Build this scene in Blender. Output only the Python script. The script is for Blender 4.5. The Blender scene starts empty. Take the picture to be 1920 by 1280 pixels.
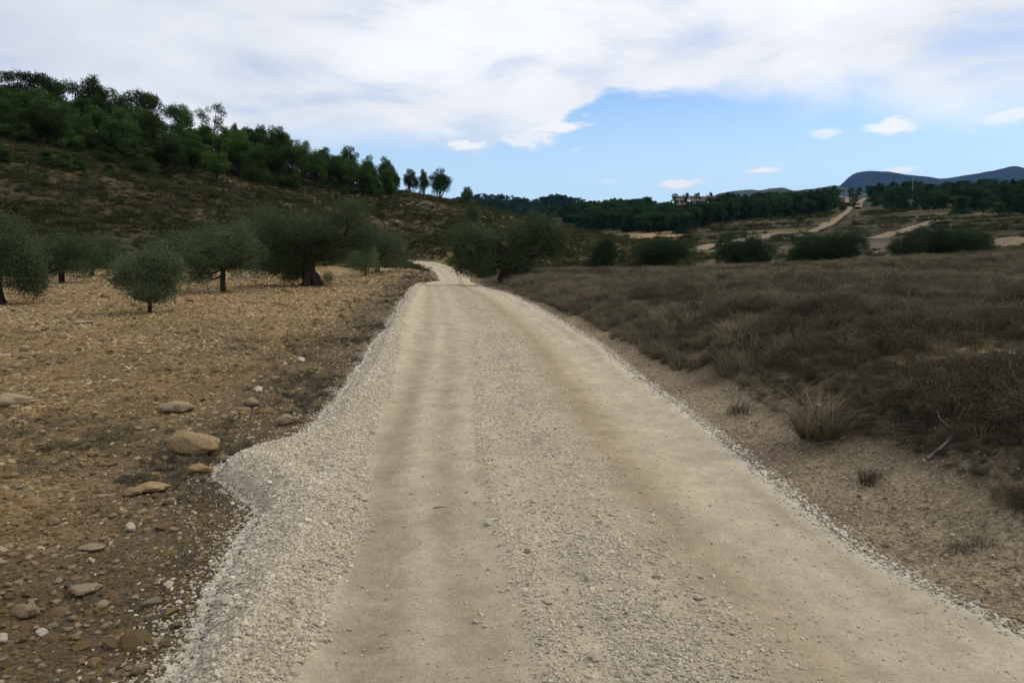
import bpy, math, random
import numpy as np
from mathutils import Vector
R = math.radians
rng = np.random.default_rng(7)
random.seed(7)
sc = bpy.context.scene
COL = sc.collection

# ------------------------------------------------------------------ camera
F, UC, VC, VH, CAMH = 1400.0, 960.0, 640.0, 450.0, 1.65
PITCH = math.atan((VC - VH) / F)
cam = bpy.data.cameras.new('camera'); camo = bpy.data.objects.new('camera', cam); COL.objects.link(camo)
camo.location = (0, 0, CAMH); camo.rotation_euler = (R(90) - PITCH, 0, 0)
cam.sensor_width = 36; cam.sensor_fit = 'HORIZONTAL'; cam.lens = F / 1920 * 36
cam.clip_start = 0.05; cam.clip_end = 40000
sc.camera = camo

# ------------------------------------------------------------------ view, sun, sky
sc.view_settings.view_transform = 'Standard'; sc.view_settings.look = 'None'
sc.view_settings.exposure = 0.0; sc.view_settings.gamma = 1.0; sc.view_settings.use_curve_mapping = False
sc.cycles.max_bounces = 6; sc.cycles.diffuse_bounces = 3; sc.cycles.volume_bounces = 1
SUN_EL, SUN_AZ = R(44), R(66)          # azimuth clockwise from +Y (towards the right of the view)
sun = bpy.data.lights.new('sun', 'SUN'); suno = bpy.data.objects.new('sun', sun); COL.objects.link(suno)
sun.energy = 1.45; sun.angle = R(10); sun.color = (1.0, 0.95, 0.87)
sd = Vector((math.sin(SUN_AZ) * math.cos(SUN_EL), math.cos(SUN_AZ) * math.cos(SUN_EL), math.sin(SUN_EL)))
suno.rotation_euler = (-sd).to_track_quat('-Z', 'Y').to_euler(); suno.location = (0, 0, 60)


def azel(u, v):
    a = (u - UC) / F; b = (VC - v) / F
    y = math.cos(PITCH) + b * math.sin(PITCH); z = -math.sin(PITCH) + b * math.cos(PITCH)
    h = math.hypot(a, y)
    return math.atan2(a, y), math.atan2(z, h)


def build_world():
    w = bpy.data.worlds.new('World'); sc.world = w; w.use_nodes = True
    nt = w.node_tree; N = nt.nodes; L = nt.links; N.clear()
    out = N.new('ShaderNodeOutputWorld'); bg = N.new('ShaderNodeBackground'); bg.inputs['Strength'].default_value = 0.1
    L.new(bg.outputs[0], out.inputs[0])
    sky = N.new('ShaderNodeTexSky'); sky.sky_type = 'NISHITA'; sky.sun_disc = False
    sky.sun_elevation = SUN_EL; sky.sun_rotation = SUN_AZ; sky.air_density = 1.0; sky.dust_density = 0.6; sky.ozone_density = 2.0

    def M(op, a, b=None, c=None, clamp=False):
        n = N.new('ShaderNodeMath'); n.operation = op; n.use_clamp = clamp
        for i, x in enumerate((a, b, c)):
            if x is None: continue
            if isinstance(x, (int, float)): n.inputs[i].default_value = x
            else: L.new(x, n.inputs[i])
        return n.outputs[0]

    def sstep(x, lo, hi):
        n = N.new('ShaderNodeMapRange'); n.interpolation_type = 'SMOOTHSTEP'
        L.new(x, n.inputs[0]); n.inputs[1].default_value = lo; n.inputs[2].default_value = hi
        return n.outputs[0]
    tc = N.new('ShaderNodeTexCoord'); sp = N.new('ShaderNodeSeparateXYZ'); L.new(tc.outputs['Generated'], sp.inputs[0])
    X, Y, Z = sp.outputs
    hor = M('SQRT', M('ADD', M('MULTIPLY', X, X), M('MULTIPLY', Y, Y)))
    az = M('ARCTAN2', X, Y); el = M('ARCTAN2', Z, hor)

    def noise(scale, detail, vec, rough=0.5, dist=0.0):
        n = N.new('ShaderNodeTexNoise'); n.inputs['Scale'].default_value = scale; n.inputs['Detail'].default_value = detail
        n.inputs['Roughness'].default_value = rough; n.inputs['Distortion'].default_value = dist
        L.new(vec, n.inputs['Vector']); return n.outputs['Fac']
    # cloud layer coordinates: the layer is a flat sheet high above, so streaks flatten towards the horizon
    den = M('ADD', M('MAXIMUM', Z, 0.0), 0.16)
    cx = N.new('ShaderNodeCombineXYZ'); L.new(M('DIVIDE', X, den), cx.inputs[0]); L.new(M('DIVIDE', Y, den), cx.inputs[1])
    plane = cx.outputs[0]
    ae = N.new('ShaderNodeCombineXYZ'); L.new(az, ae.inputs[0]); L.new(M('MULTIPLY', el, 2.2), ae.inputs[1]); aev = ae.outputs[0]
    # lower edge of the big cloud sheet as a function of azimuth
    pts = [(-400, 330), (0, 330), (450, 300), (600, 275), (720, 268), (830, 272), (900, 288), (945, 262), (1000, 270), (1045, 250), (1062, 222),
           (1110, 196), (1165, 176), (1300, 170), (1420, 182), (1530, 196), (1590, 176), (1650, 196), (1740, 216), (1850, 222), (1920, 214), (2300, 250)]
    fc = N.new('ShaderNodeFloatCurve'); cv = fc.mapping.curves[0]
    A0, A1 = -math.pi, math.pi
    P = [(0.0, 0.3)]
    for u, v in pts:
        a, e = azel(u, v); P.append(((a - A0) / (A1 - A0), e))
    P.append((1.0, 0.3))
    P = [(p[0], p[1] if 0 < i < len(P) - 1 else 0.06) for i, p in enumerate(P)]
    while len(cv.points) < len(P): cv.points.new(0.5, 0.5)
    for q, p in zip(cv.points, P): q.location = (p[0], p[1] * 2); q.handle_type = 'AUTO'
    fc.mapping.update()
    L.new(M('DIVIDE', M('SUBTRACT', az, A0), A1 - A0), fc.inputs['Value'])
    edge = M('MULTIPLY', fc.outputs[0], 0.5)
    n1 = noise(7, 12, aev, 0.66, 0.35)
    d = M('SUBTRACT', M('ADD', el, M('MULTIPLY', M('SUBTRACT', n1, 0.5), 0.07)), edge)
    soft = M('ADD', 0.009, M('MULTIPLY', sstep(M('ABSOLUTE', M('SUBTRACT', az, azel(1080, 200)[0])), 0.05, 0.3), 0.032))
    mask = N.new('ShaderNodeMapRange'); mask.interpolation_type = 'SMOOTHSTEP'
    L.new(d, mask.inputs[0]); L.new(M('MULTIPLY', soft, -0.6), mask.inputs[1]); L.new(soft, mask.inputs[2])
    big = mask.outputs[0]
    # thinner streaks where blue shows faintly
    st = noise(1.6, 9, plane, 0.55, 0.3)
    st2 = noise(0.75, 6, plane, 0.5, 0.2)
    thin = M('MULTIPLY', sstep(st, 0.50, 0.30), 0.38)
    big = M('MULTIPLY', big, M('SUBTRACT', 1.0, thin))
    tot = big; small = None
    for (u, v, wu, wv, k) in [(1270, 345, 52, 11, 1), (1428, 320, 42, 6.5, 1), (1547, 250, 30, 9, .75), (1678, 236, 42, 14, .95), (1890, 217, 48, 14, .8),
                              (1140, 340, 16, 6, .35), (1692, 318, 24, 8, .9), (880, 273, 44, 13, 1), (1040, 240, 62, 13, .98), (985, 268, 34, 16, .9), (1078, 281, 14, 5, .25), (1098, 216, 10, 4, .3),
                              (1000, 255, 60, 20, .9), (1395, 345, 30, 3, .15)]:
        a, e = azel(u, v)
        dx = M('DIVIDE', M('SUBTRACT', az, a), wu / F); dy = M('DIVIDE', M('SUBTRACT', el, e), wv / F)
        dy = M('ADD', dy, M('MULTIPLY', dx, -0.15))
        q = M('SQRT', M('ADD', M('MULTIPLY', dx, dx), M('MULTIPLY', dy, dy)))
        nn = noise(30, 7, aev, 0.7)
        q = M('ADD', q, M('MULTIPLY', M('SUBTRACT', nn, 0.5), 2.4))
        m = M('MULTIPLY', sstep(q, 1.15, 0.45), k)
        tot = M('MAXIMUM', tot, m); small = M('MAXIMUM', small, m) if small is not None else m
    # cloud brightness: whiter to the right (towards the sun), greyer lavender on the left
    side = sstep(az, R(-34), R(2))
    br = M('ADD', M('MULTIPLY', M('SUBTRACT', st2, 0.5), 1.5), M('MULTIPLY', M('SUBTRACT', st, 0.5), 1.4))
    br = M('ADD', M('ADD', 0.42, M('MULTIPLY', side, 0.42)), br, None, True)
    br = M('MAXIMUM', br, M('MULTIPLY', small, .95))
    cr = N.new('ShaderNodeMix'); cr.data_type = 'RGBA'
    L.new(br, cr.inputs['Factor']); cr.inputs['A'].default_value = (5.8, 6.4, 7.6, 1); cr.inputs['B'].default_value = (10.5, 10.55, 10.6, 1)
    # a pale veil low over the horizon
    veil = N.new('ShaderNodeMix'); veil.data_type = 'RGBA'
    L.new(M('MULTIPLY', sstep(el, 0.27, -0.02), 0.9), veil.inputs['Factor'])
    tw = N.new('ShaderNodeMix'); tw.data_type = 'RGBA'; tw.blend_type = 'MULTIPLY'; tw.inputs['Factor'].default_value = 1
    L.new(sky.outputs[0], tw.inputs['A']); tw.inputs['B'].default_value = (.90, 1.12, 1.46, 1)
    L.new(tw.outputs['Result'], veil.inputs['A']); veil.inputs['B'].default_value = (7.5, 9.9, 11.6, 1)
    mx = N.new('ShaderNodeMix'); mx.data_type = 'RGBA'
    L.new(tot, mx.inputs['Factor']); L.new(veil.outputs['Result'], mx.inputs['A']); L.new(cr.outputs['Result'], mx.inputs['B'])
    L.new(mx.outputs['Result'], bg.inputs['Color'])


build_world()

# ------------------------------------------------------------------ numeric helpers


def _hash(ix, iy, iz, seed):
    h = (ix.astype(np.int64) * 374761393 + iy.astype(np.int64) * 668265263 + iz.astype(np.int64) * 2147483647 + seed * 1274126177) & 0xffffffff
    h = ((h ^ (h >> 13)) * 1274126177) & 0xffffffff
    h = ((h ^ (h >> 16)) * 2246822519) & 0xffffffff
    return ((h ^ (h >> 15)) & 0xffffff) / float(0xffffff)


def vn2(x, y, seed=0):
    x = np.asarray(x, float); y = np.asarray(y, float)
    ix = np.floor(x); iy = np.floor(y); fx = x - ix; fy = y - iy
    fx = fx * fx * (3 - 2 * fx); fy = fy * fy * (3 - 2 * fy); z = np.zeros_like(ix)
    a = _hash(ix, iy, z, seed); b = _hash(ix + 1, iy, z, seed); c = _hash(ix, iy + 1, z, seed); d = _hash(ix + 1, iy + 1, z, seed)
    return (a * (1 - fx) + b * fx) * (1 - fy) + (c * (1 - fx) + d * fx) * fy


def vn3(p, seed=0):
    i = np.floor(p); f = p - i; f = f * f * (3 - 2 * f); r = 0
    for dx in (0, 1):
        for dy in (0, 1):
            for dz in (0, 1):
                w = (f[:, 0] if dx else 1 - f[:, 0]) * (f[:, 1] if dy else 1 - f[:, 1]) * (f[:, 2] if dz else 1 - f[:, 2])
                r = r + w * _hash(i[:, 0] + dx, i[:, 1] + dy, i[:, 2] + dz, seed)
    return r


def fbm(x, y, scale, oct=4, seed=0, gain=0.5):
    r = 0; a = 1; t = 0; s = 1.0 / scale
    for k in range(oct):
        c, sn = math.cos(k * 1.1 + .4), math.sin(k * 1.1 + .4)
        xr_, yr_ = x * c - y * sn, x * sn + y * c
        r = r + a * (vn2(xr_ * s + 17.3 * k, yr_ * s + 5.7 * k, seed + k) - 0.5); t += a; a *= gain; s *= 2.03
    return r / t * 2


def ss(x, lo, hi):
    t = np.clip((np.asarray(x, float) - lo) / (hi - lo), 0, 1); return t * t * (3 - 2 * t)


def ray(u, v):
    a = (np.asarray(u, float) - UC) / F; b = (VC - np.asarray(v, float)) / F
    return a, math.cos(PITCH) + b * math.sin(PITCH), -math.sin(PITCH) + b * math.cos(PITCH)


def flat_pt(u, v, z=0.0):
    a, y, w = ray(u, v); t = (z - CAMH) / w
    return a * t, y * t


def proj(x, y, z):
    zz = z - CAMH; c, s = math.cos(PITCH), math.sin(PITCH)
    dep = y * c - zz * s; up = y * s + zz * c
    dep = np.where(dep > 1e-3, dep, 1e-3)
    return UC + F * x / dep, VC - F * up / dep


# ------------------------------------------------------------------ road edges
LE = [(1280, 315), (1200, 360), (1120, 392), (1050, 432), (1000, 470), (965, 487), (940, 470), (915, 440), (893, 420), (878, 418), (862, 450), (845, 505), (820, 560), (800, 588), (750, 630), (700, 670),
      (650, 702), (600, 732), (560, 757), (536, 772)]
RE = [(1280, 2080), (1190, 1925), (1100, 1742), (1000, 1582), (900, 1460), (800, 1328), (750, 1262), (700, 1195), (650, 1132), (620, 1085), (600, 1050), (575, 1005), (555, 965), (545, 938), (536, 905)]
lx, ly = map(list, zip(*[flat_pt(u, v) for v, u in LE])); rx, ry = map(list, zip(*[flat_pt(u, v) for v, u in RE]))
far_l = [(35, -3.9), (41, -4.05), (46, -4.45), (55, -5.5), (60, -6.0), (65, -6.8), (70, -8.0), (75, -9.7), (80, -11.6), (88, -15.5), (100, -24), (130, -50)]
far_r = [(35, -1.75), (45, -2.5), (55, -3.1), (60, -3.5), (65, -4.3), (70, -5.4), (75, -6.6), (80, -8.1), (88, -11.4), (100, -19), (130, -44)]
ly = [-60, -10, 0] + [float(q) for q in ly] + [a for a, b in far_l]; lx = [-1.6, -1.45, -1.4] + [float(q) for q in lx] + [b for a, b in far_l]
ry = [-60, -10, 0] + [float(q) for q in ry] + [a for a, b in far_r]; rx = [3.6, 2.6, 2.35] + [float(q) for q in rx] + [b for a, b in far_r]
yg = np.concatenate([np.linspace(-60, 0, 61), np.linspace(0.05, 130, 2600)])


def _smooth(a, k):
    ker = np.ones(k) / k; return np.convolve(np.pad(a, k // 2, mode='edge'), ker, 'valid')[:len(a)]


XL = _smooth(np.interp(yg, ly, lx), 5) + np.where(yg > 0, 0.05 * fbm(yg, yg * 0 + 3, 0.35, 3, 31) + 0.06 * fbm(yg, yg * 0 + 9, 1.5, 2, 33), 0)
XR = _smooth(np.interp(yg, ry, rx), 9) + np.where(yg > 0, 0.04 * fbm(yg, yg * 0 + 7, 0.5, 3, 37), 0)


_b = [(v, u) for v, u in LE if not 840 < v < 999]
_bx, _by = map(list, zip(*[flat_pt(u, v) for v, u in _b]))
XB = _smooth(np.interp(yg, [-60, -10, 0] + [float(q) for q in _by] + [a for a, b in far_l], [-1.6, -1.45, -1.4] + [float(q) for q in _bx] + [b for a, b in far_l]), 41)


def xbase(y): return np.interp(y, yg, XB)
def sfrac(x, y): return (x - xbase(y)) / np.maximum(XRS(y) - xbase(y), .1)
def XRS(y): return np.interp(y, yg, _XRS)


_XRS = _smooth(XR, 31)


def xl(y): return np.interp(y, yg, XL)
def xr(y): return np.interp(y, yg, XR)


def zroad(y):
    return np.interp(_c(y), [-60, 0, 22, 28, 35, 45, 55, 60, 70, 80, 95, 130], [0.2, 0, 0, -.06, -.36, -.84, -1.15, -1.2, -.95, -.72, -.72, 2.0])


def _c(y): return np.asarray(y, float)


# ------------------------------------------------------------------ terrain
def col(u, *p):
    a, e = azel(u, 430)
    rs, zs = [], []
    for k, r, q in p:
        if k == 'z': z = q
        else:
            x, y, w = ray(u, q); z = CAMH + r * float(w) / math.hypot(float(x), float(y))
        rs.append(r); zs.append(z)
    return a, rs, zs


def z_(r, q): return ('z', r, q)
def v_(r, q): return ('v', r, q)


cols = [
    (-math.pi, [1, 60, 300, 9000], [0, 0.5, 4, -30]),
    (-2.2, [1, 40, 120, 200, 9000], [0, .5, 14, 20, -30]),
    col(-1500, z_(1, 0), z_(48, 0), v_(60, 440), v_(90, 300), v_(130, 190), v_(165, 160), z_(400, 25), z_(9000, -30)),
    col(-400, z_(1, 0), z_(50, -.1), v_(62, 445), v_(76, 375), v_(92, 290), v_(108, 225), v_(130, 180), v_(150, 160), z_(400, 20), z_(9000, -30)),
    col(0, z_(1, 0), z_(50, -.1), v_(60, 450), v_(75, 380), v_(90, 300), v_(105, 245), v_(125, 208), v_(142, 192), z_(190, 24), z_(400, 10), z_(9000, -30)),
    col(300, z_(1, 0), z_(50, -.15), v_(62, 452), v_(78, 402), v_(95, 350), v_(110, 318), v_(130, 290), v_(147, 276), z_(200, 17), z_(400, 8), z_(9000, -30)),
    col(450, z_(1, 0), z_(50, -.2), v_(64, 455), v_(84, 402), v_(106, 352), v_(124, 325), v_(145, 305), v_(158, 298), z_(210, 14), z_(400, 5), z_(9000, -30)),
    col(600, z_(1, 0), z_(48, -.3), v_(62, 470), v_(70, 452), v_(95, 402), v_(120, 364), v_(138, 346), v_(160, 335), z_(215, 10), z_(400, 2), z_(9000, -30)),
    col(770, z_(1, 0), z_(40, 0.08), z_(47, .05), z_(52, -.4), z_(60, -1.0), z_(72, -1.0), v_(82, 480), v_(95, 442), v_(118, 402), v_(145, 372), v_(168, 362), z_(220, 7), z_(400, -2), z_(9000, -30)),
    col(865, z_(1, 0), z_(25, 0), z_(35, -.4), z_(45, -.9), z_(60, -1.2), v_(72, 496), v_(82, 478), v_(98, 442), v_(130, 402), v_(165, 374), z_(215, 5), z_(400, -4), z_(9000, -30)),
    col(930, z_(1, 0), z_(25, 0), z_(35, -.2), z_(45, -.6), z_(60, -1.0), v_(72, 492), v_(84, 470), v_(100, 442), v_(130, 412), v_(165, 388), z_(215, 2), z_(400, -6), z_(9000, -30)),
    col(1000, z_(1, .1), z_(30, .05), z_(45, -.3), z_(60, -.9), v_(75, 484), v_(88, 468), v_(110, 440), v_(140, 418), v_(165, 403), z_(215, 0), z_(300, -2), v_(330, 425), v_(420, 410), z_(700, 0), z_(9000, -30)),
    col(1100, z_(1, .3), z_(32, .1), z_(45, -.2), z_(65, -1.2), v_(85, 474), v_(110, 455), v_(140, 440), v_(165, 433), z_(200, 0), v_(240, 450), v_(300, 430), v_(400, 406), v_(470, 397), z_(700, 2), z_(9000, -30)),
    col(1200, z_(1, .5), z_(32, .22), z_(45, -.1), z_(65, -1.5), v_(100, 474), v_(140, 460), v_(175, 455), v_(200, 450), v_(250, 438), v_(310, 416), v_(400, 400), v_(470, 392), z_(700, 5), z_(9000, -30)),
    col(1300, z_(1, .6), z_(32, .32), z_(45, 0), z_(65, -1.5), v_(100, 477), v_(150, 462), v_(200, 448), v_(250, 432), v_(310, 412), v_(400, 386), v_(440, 382), z_(520, 18), z_(700, 8), z_(9000, -30)),
    col(1400, z_(1, .7), z_(32, .43), z_(45, .1), z_(65, -1.3), v_(100, 476), v_(150, 460), v_(200, 443), v_(250, 425), v_(320, 404), v_(400, 394), v_(450, 389), z_(540, 18), z_(700, 10), z_(9000, -30)),
    col(1600, z_(1, .9), z_(32, .72), z_(45, .4), z_(65, -.6), v_(100, 470), v_(150, 452), v_(200, 436), v_(250, 418), v_(310, 396), v_(400, 376), v_(450, 369), z_(540, 26), z_(800, 15), z_(9000, -30)),
    col(1750, z_(1, 1.05), z_(32, .95), z_(45, .6), z_(65, 0), v_(100, 463), v_(150, 445), v_(200, 424), v_(250, 408), v_(310, 388), v_(400, 372), v_(450, 366), z_(540, 28), z_(800, 15), z_(9000, -30)),
    col(1920, z_(1, 1.2), z_(32, 1.15), z_(45, .95), z_(65, .9), v_(95, 456), v_(140, 434), v_(200, 416), v_(250, 400), v_(310, 380), v_(400, 368), v_(450, 362), z_(540, 30), z_(800, 15), z_(9000, -30)),
    col(2400, z_(1, 1.2), z_(32, 1.5), z_(65, 1.3), v_(95, 450), v_(140, 430), v_(250, 395), v_(400, 360), z_(540, 30), z_(800, 15), z_(9000, -30)),
    (2.2, [1, 30, 100, 300, 9000], [.9, 1.3, 1.5, 8, -30]),
    (math.pi, [1, 60, 300, 9000], [0, 0.5, 4, -30])]
PHN, RN = 1440, 500
PHG = np.linspace(-math.pi, math.pi, PHN); LRG = np.linspace(0, math.log(9500), RN)
_T = np.array([np.interp(np.exp(LRG), c[1], c[2]) for c in cols]); _ca = np.array([c[0] for c in cols])
TAB = np.empty((PHN, RN))
for j in range(RN): TAB[:, j] = np.interp(PHG, _ca, _T[:, j])
for j in range(RN): TAB[:, j] = _smooth(_smooth(TAB[:, j], 13), 9)
for i in range(PHN): TAB[i] = _smooth(_smooth(TAB[i], 5), 3)


def macro(x, y):
    ph = np.arctan2(x, y); lr = np.log(np.maximum(np.hypot(x, y), 1.0))
    fi = (ph + math.pi) / (2 * math.pi) * (PHN - 1); fj = lr / LRG[-1] * (RN - 1)
    i = np.clip(fi.astype(int), 0, PHN - 2); j = np.clip(fj.astype(int), 0, RN - 2); a = fi - i; b = np.clip(fj - j, 0, 1)
    return (TAB[i, j] * (1 - a) + TAB[i + 1, j] * a) * (1 - b) + (TAB[i, j + 1] * (1 - a) + TAB[i + 1, j + 1] * a) * b


TERR = [(135, 1.1), (165, 1.0), (190, 1.4), (215, 1.4), (240, 1.6), (268, 1.6)]


def H(x, y, fine=True, under=True):
    x = np.atleast_1d(np.asarray(x, float)); y = np.atleast_1d(np.asarray(y, float))
    r = np.hypot(x, y); ph = np.arctan2(x, y)
    s = x - xr(y); sl = xl(y) - x
    bank = np.interp(s, [0, .2, .5, 1.15, 2.2, 6, 10, 15, 20, 40], [0, .0, .06, .44, .70, .80, .88, 1.03, 1.2, 1.45])
    bank = bank * (1 - .5 * ss(y, 8, 28) * (1 - ss(s, 8, 26)))
    bank = bank + ss(s, .9, 2.2) * (.10 * fbm(x, y, 1.6, 3, 5) + .1 * fbm(x, y, 5, 2, 6))
    fld = 0.02 * fbm(x, y, 3.0, 2, 8) * ss(sl, 0, 1) + 0.0 * x
    near = np.where(s > 0, bank, fld) - 0.05 * ss(sl, .05, .4) * ss(-sl, -2.0, -.7)
    w = ss(r, 27, 42)
    free = near * (1 - w) + macro(x, y) * w
    # hillside relief
    k = ss(r, 55, 90)
    k = k * (1 - .72 * ss(ph, .12, .2) * (1 - ss(r, 330, 380)) * ss(r, 100, 130))
    free = free + k * (0.55 * fbm(x, y, 9, 4, 11) + 1.1 * fbm(x, y, 30, 3, 12)) * (1 + 1.5 * ss(r, 200, 400))
    # terraces with stone-faced steps on the far right slope
    tm = ss(ph, .17, .26) * ss(r, 110, 135) * (1 - ss(r, 285, 320))
    rr = r + 14 * fbm(x, y, 90, 2, 21)
    t = 0
    for tr, th in TERR: t = t + th * (ss(rr, tr - .8, tr + .8) - np.clip((rr - tr + 14) / 28, 0, 1))
    free = free + tm * t
    # the road bed
    m = np.where((s < 0) & (sl < 0), 0.0, np.maximum(s, sl)); bw = np.where(sl > s, np.interp(r, [0, 20, 30, 50, 60], [.3, .4, .7, .9, 3.0]), np.interp(r, [0, 20, 30, 60], [.3, .4, 1.6, 3.0]))
    kk = ss(m, 0, 1) if False else np.clip(m / bw, 0, 1); kk = kk * kk * (3 - 2 * kk)
    kk = np.maximum(kk, ss(y, 96, 104))
    z = zroad(y) * (1 - kk) + free * kk
    if under: z = z - 0.09 * np.where(m <= 0, ss(np.minimum(-s, -sl), 0.02, .22), 0) * np.where(y > 96, 0, 1)
    if fine:
        q = np.exp(-r / 45.0) * ss(m, 0, .3)
        z = z + q * (0.018 * fbm(x, y, .32, 4, 41, .6) + 0.014 * fbm(x, y, .11, 2, 45))
    return z


def hit(u, v, rmin=2.0, rmax=900):
    a, b, c = ray(u, v); a = float(a); b = float(b); c = float(c)
    h = math.hypot(a, b); rs = np.exp(np.linspace(math.log(rmin), math.log(rmax), 4000))
    x = a / h * rs; y = b / h * rs; z = CAMH + c / h * rs; g = H(x, y, False, False)
    i = np.argmax(z < g)
    if z[i] >= g[i]: i = len(rs) - 1
    return float(x[i]), float(y[i]), float(g[i])


# ------------------------------------------------------------------ mesh helpers
def mesh_np(name, V, Fc, mat=None, smooth=False, attrs=None):
    me = bpy.data.meshes.new(name)
    V = np.asarray(V, np.float32); n = len(V)
    if isinstance(Fc, np.ndarray):
        k = Fc.shape[1]; nf = len(Fc); idx = Fc.reshape(-1); tot = np.full(nf, k)
    else:
        nf = len(Fc); tot = np.array([len(f) for f in Fc]); idx = np.array([i for f in Fc for i in f])
    st = np.concatenate([[0], np.cumsum(tot)[:-1]])
    me.vertices.add(n); me.vertices.foreach_set('co', V.reshape(-1))
    me.loops.add(len(idx)); me.loops.foreach_set('vertex_index', idx.astype(np.int32))
    me.polygons.add(nf); me.polygons.foreach_set('loop_start', st.astype(np.int32)); me.polygons.foreach_set('loop_total', tot.astype(np.int32))
    me.polygons.foreach_set('use_smooth', np.full(nf, smooth))
    me.update(calc_edges=True)
    if mat: me.materials.append(mat)
    for k, (typ, arr) in (attrs or {}).items():
        at = me.attributes.new(k, typ, 'POINT')
        arr = np.asarray(arr, np.float32 if typ != 'INT' else np.int32)
        at.data.foreach_set({'FLOAT': 'value', 'INT': 'value', 'FLOAT_VECTOR': 'vector', 'FLOAT_COLOR': 'color'}[typ], arr.reshape(-1))
    return me


def link(name, me, parent=None, **props):
    o = bpy.data.objects.new(name, me); COL.objects.link(o)
    if parent: o.parent = parent
    for k, v in props.items(): o[k] = v
    return o


def grid_faces(a, b, wrap=False):
    i, j = np.meshgrid(np.arange(a - 1), np.arange(b - 1), indexing='ij')
    p = (i * b + j).reshape(-1); return np.stack([p, p + b, p + b + 1, p + 1], 1)


# ------------------------------------------------------------------ materials
def mat_new(name):
    m = bpy.data.materials.new(name); m.use_nodes = True
    nt = m.node_tree; b = nt.nodes['Principled BSDF']; b.inputs['Roughness'].default_value = .95
    b.inputs['Specular IOR Level'].default_value = .03
    return m, nt, b


def nnoise(nt, scale, detail=4, rough=.6, obj=False, dim=None):
    tc = nt.nodes.new('ShaderNodeTexCoord'); n = nt.nodes.new('ShaderNodeTexNoise')
    n.inputs['Scale'].default_value = scale; n.inputs['Detail'].default_value = detail; n.inputs['Roughness'].default_value = rough
    nt.links.new(tc.outputs['Object'], n.inputs['Vector']); return n.outputs['Fac']


def ramp(nt, fac, stops):
    r = nt.nodes.new('ShaderNodeValToRGB'); nt.links.new(fac, r.inputs[0]); e = r.color_ramp.elements
    while len(e) < len(stops): e.new(.5)
    for q, (p, c) in zip(e, stops): q.position = p; q.color = (*c, 1) if len(c) == 3 else c
    return r.outputs[0]


def mul(nt, a, b, f=1.0):
    m = nt.nodes.new('ShaderNodeMix'); m.data_type = 'RGBA'; m.blend_type = 'MULTIPLY'; m.inputs['Factor'].default_value = f
    nt.links.new(a, m.inputs['A']); nt.links.new(b, m.inputs['B']); return m.outputs['Result']


def bump(nt, b, h, dist, strength=1.0):
    n = nt.nodes.new('ShaderNodeBump'); n.inputs['Distance'].default_value = dist; n.inputs['Strength'].default_value = strength
    nt.links.new(h, n.inputs['Height']); nt.links.new(n.outputs[0], b.inputs['Normal'])


def add2(nt, a, b, ka=1.0, kb=1.0):
    m = nt.nodes.new('ShaderNodeMath'); m.operation = 'MULTIPLY'; nt.links.new(a, m.inputs[0]); m.inputs[1].default_value = ka
    n = nt.nodes.new('ShaderNodeMath'); n.operation = 'MULTIPLY_ADD'; nt.links.new(b, n.inputs[0]); n.inputs[1].default_value = kb
    nt.links.new(m.outputs[0], n.inputs[2]); return n.outputs[0]


def attr_mat(name, sc1, sc2, lo, hi, bd, bs=45, grit=None):
    m, nt, b = mat_new(name)
    a = nt.nodes.new('ShaderNodeAttribute'); a.attribute_name = 'tone'
    g = (1, 1, 1)
    c = mul(nt, a.outputs['Color'], ramp(nt, nnoise(nt, sc1, 6, .7), [(.3, (lo,) * 3), (.7, (hi,) * 3)]))
    c = mul(nt, c, ramp(nt, nnoise(nt, sc2, 4, .75), [(.3, (lo, lo * .97, lo * .92)), (.7, (hi, hi, hi * .98))]))
    if grit: c = mul(nt, c, ramp(nt, nnoise(nt, grit, 3, .8), [(.34, (.5, .48, .45)), (.5, (1, 1, 1)), (.68, (1.5, 1.45, 1.35))]))
    nt.links.new(c, b.inputs['Base Color'])
    bump(nt, b, add2(nt, nnoise(nt, bs, 5, .7), nnoise(nt, bs * .2, 3, .6), 1, 2), bd)
    return m


def plain(name, c, c2=None, scale=6, bd=0.01, bs=30, rnd=0.0, rough=.95):
    m, nt, b = mat_new(name); c2 = c2 or tuple(q * .6 for q in c)
    col_ = ramp(nt, nnoise(nt, scale, 5, .65), [(.32, c2), (.68, c)])
    if rnd:
        oi = nt.nodes.new('ShaderNodeObjectInfo')
        col_ = mul(nt, col_, ramp(nt, oi.outputs['Random'], [(0, (1 - rnd,) * 3), (.5, (1, .96, .9)), (1, (1 + rnd, 1 + rnd, 1 + rnd * .9))]))
    nt.links.new(col_, b.inputs['Base Color']); bump(nt, b, nnoise(nt, bs, 4, .6), bd)
    b.inputs['Roughness'].default_value = rough
    return m


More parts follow.
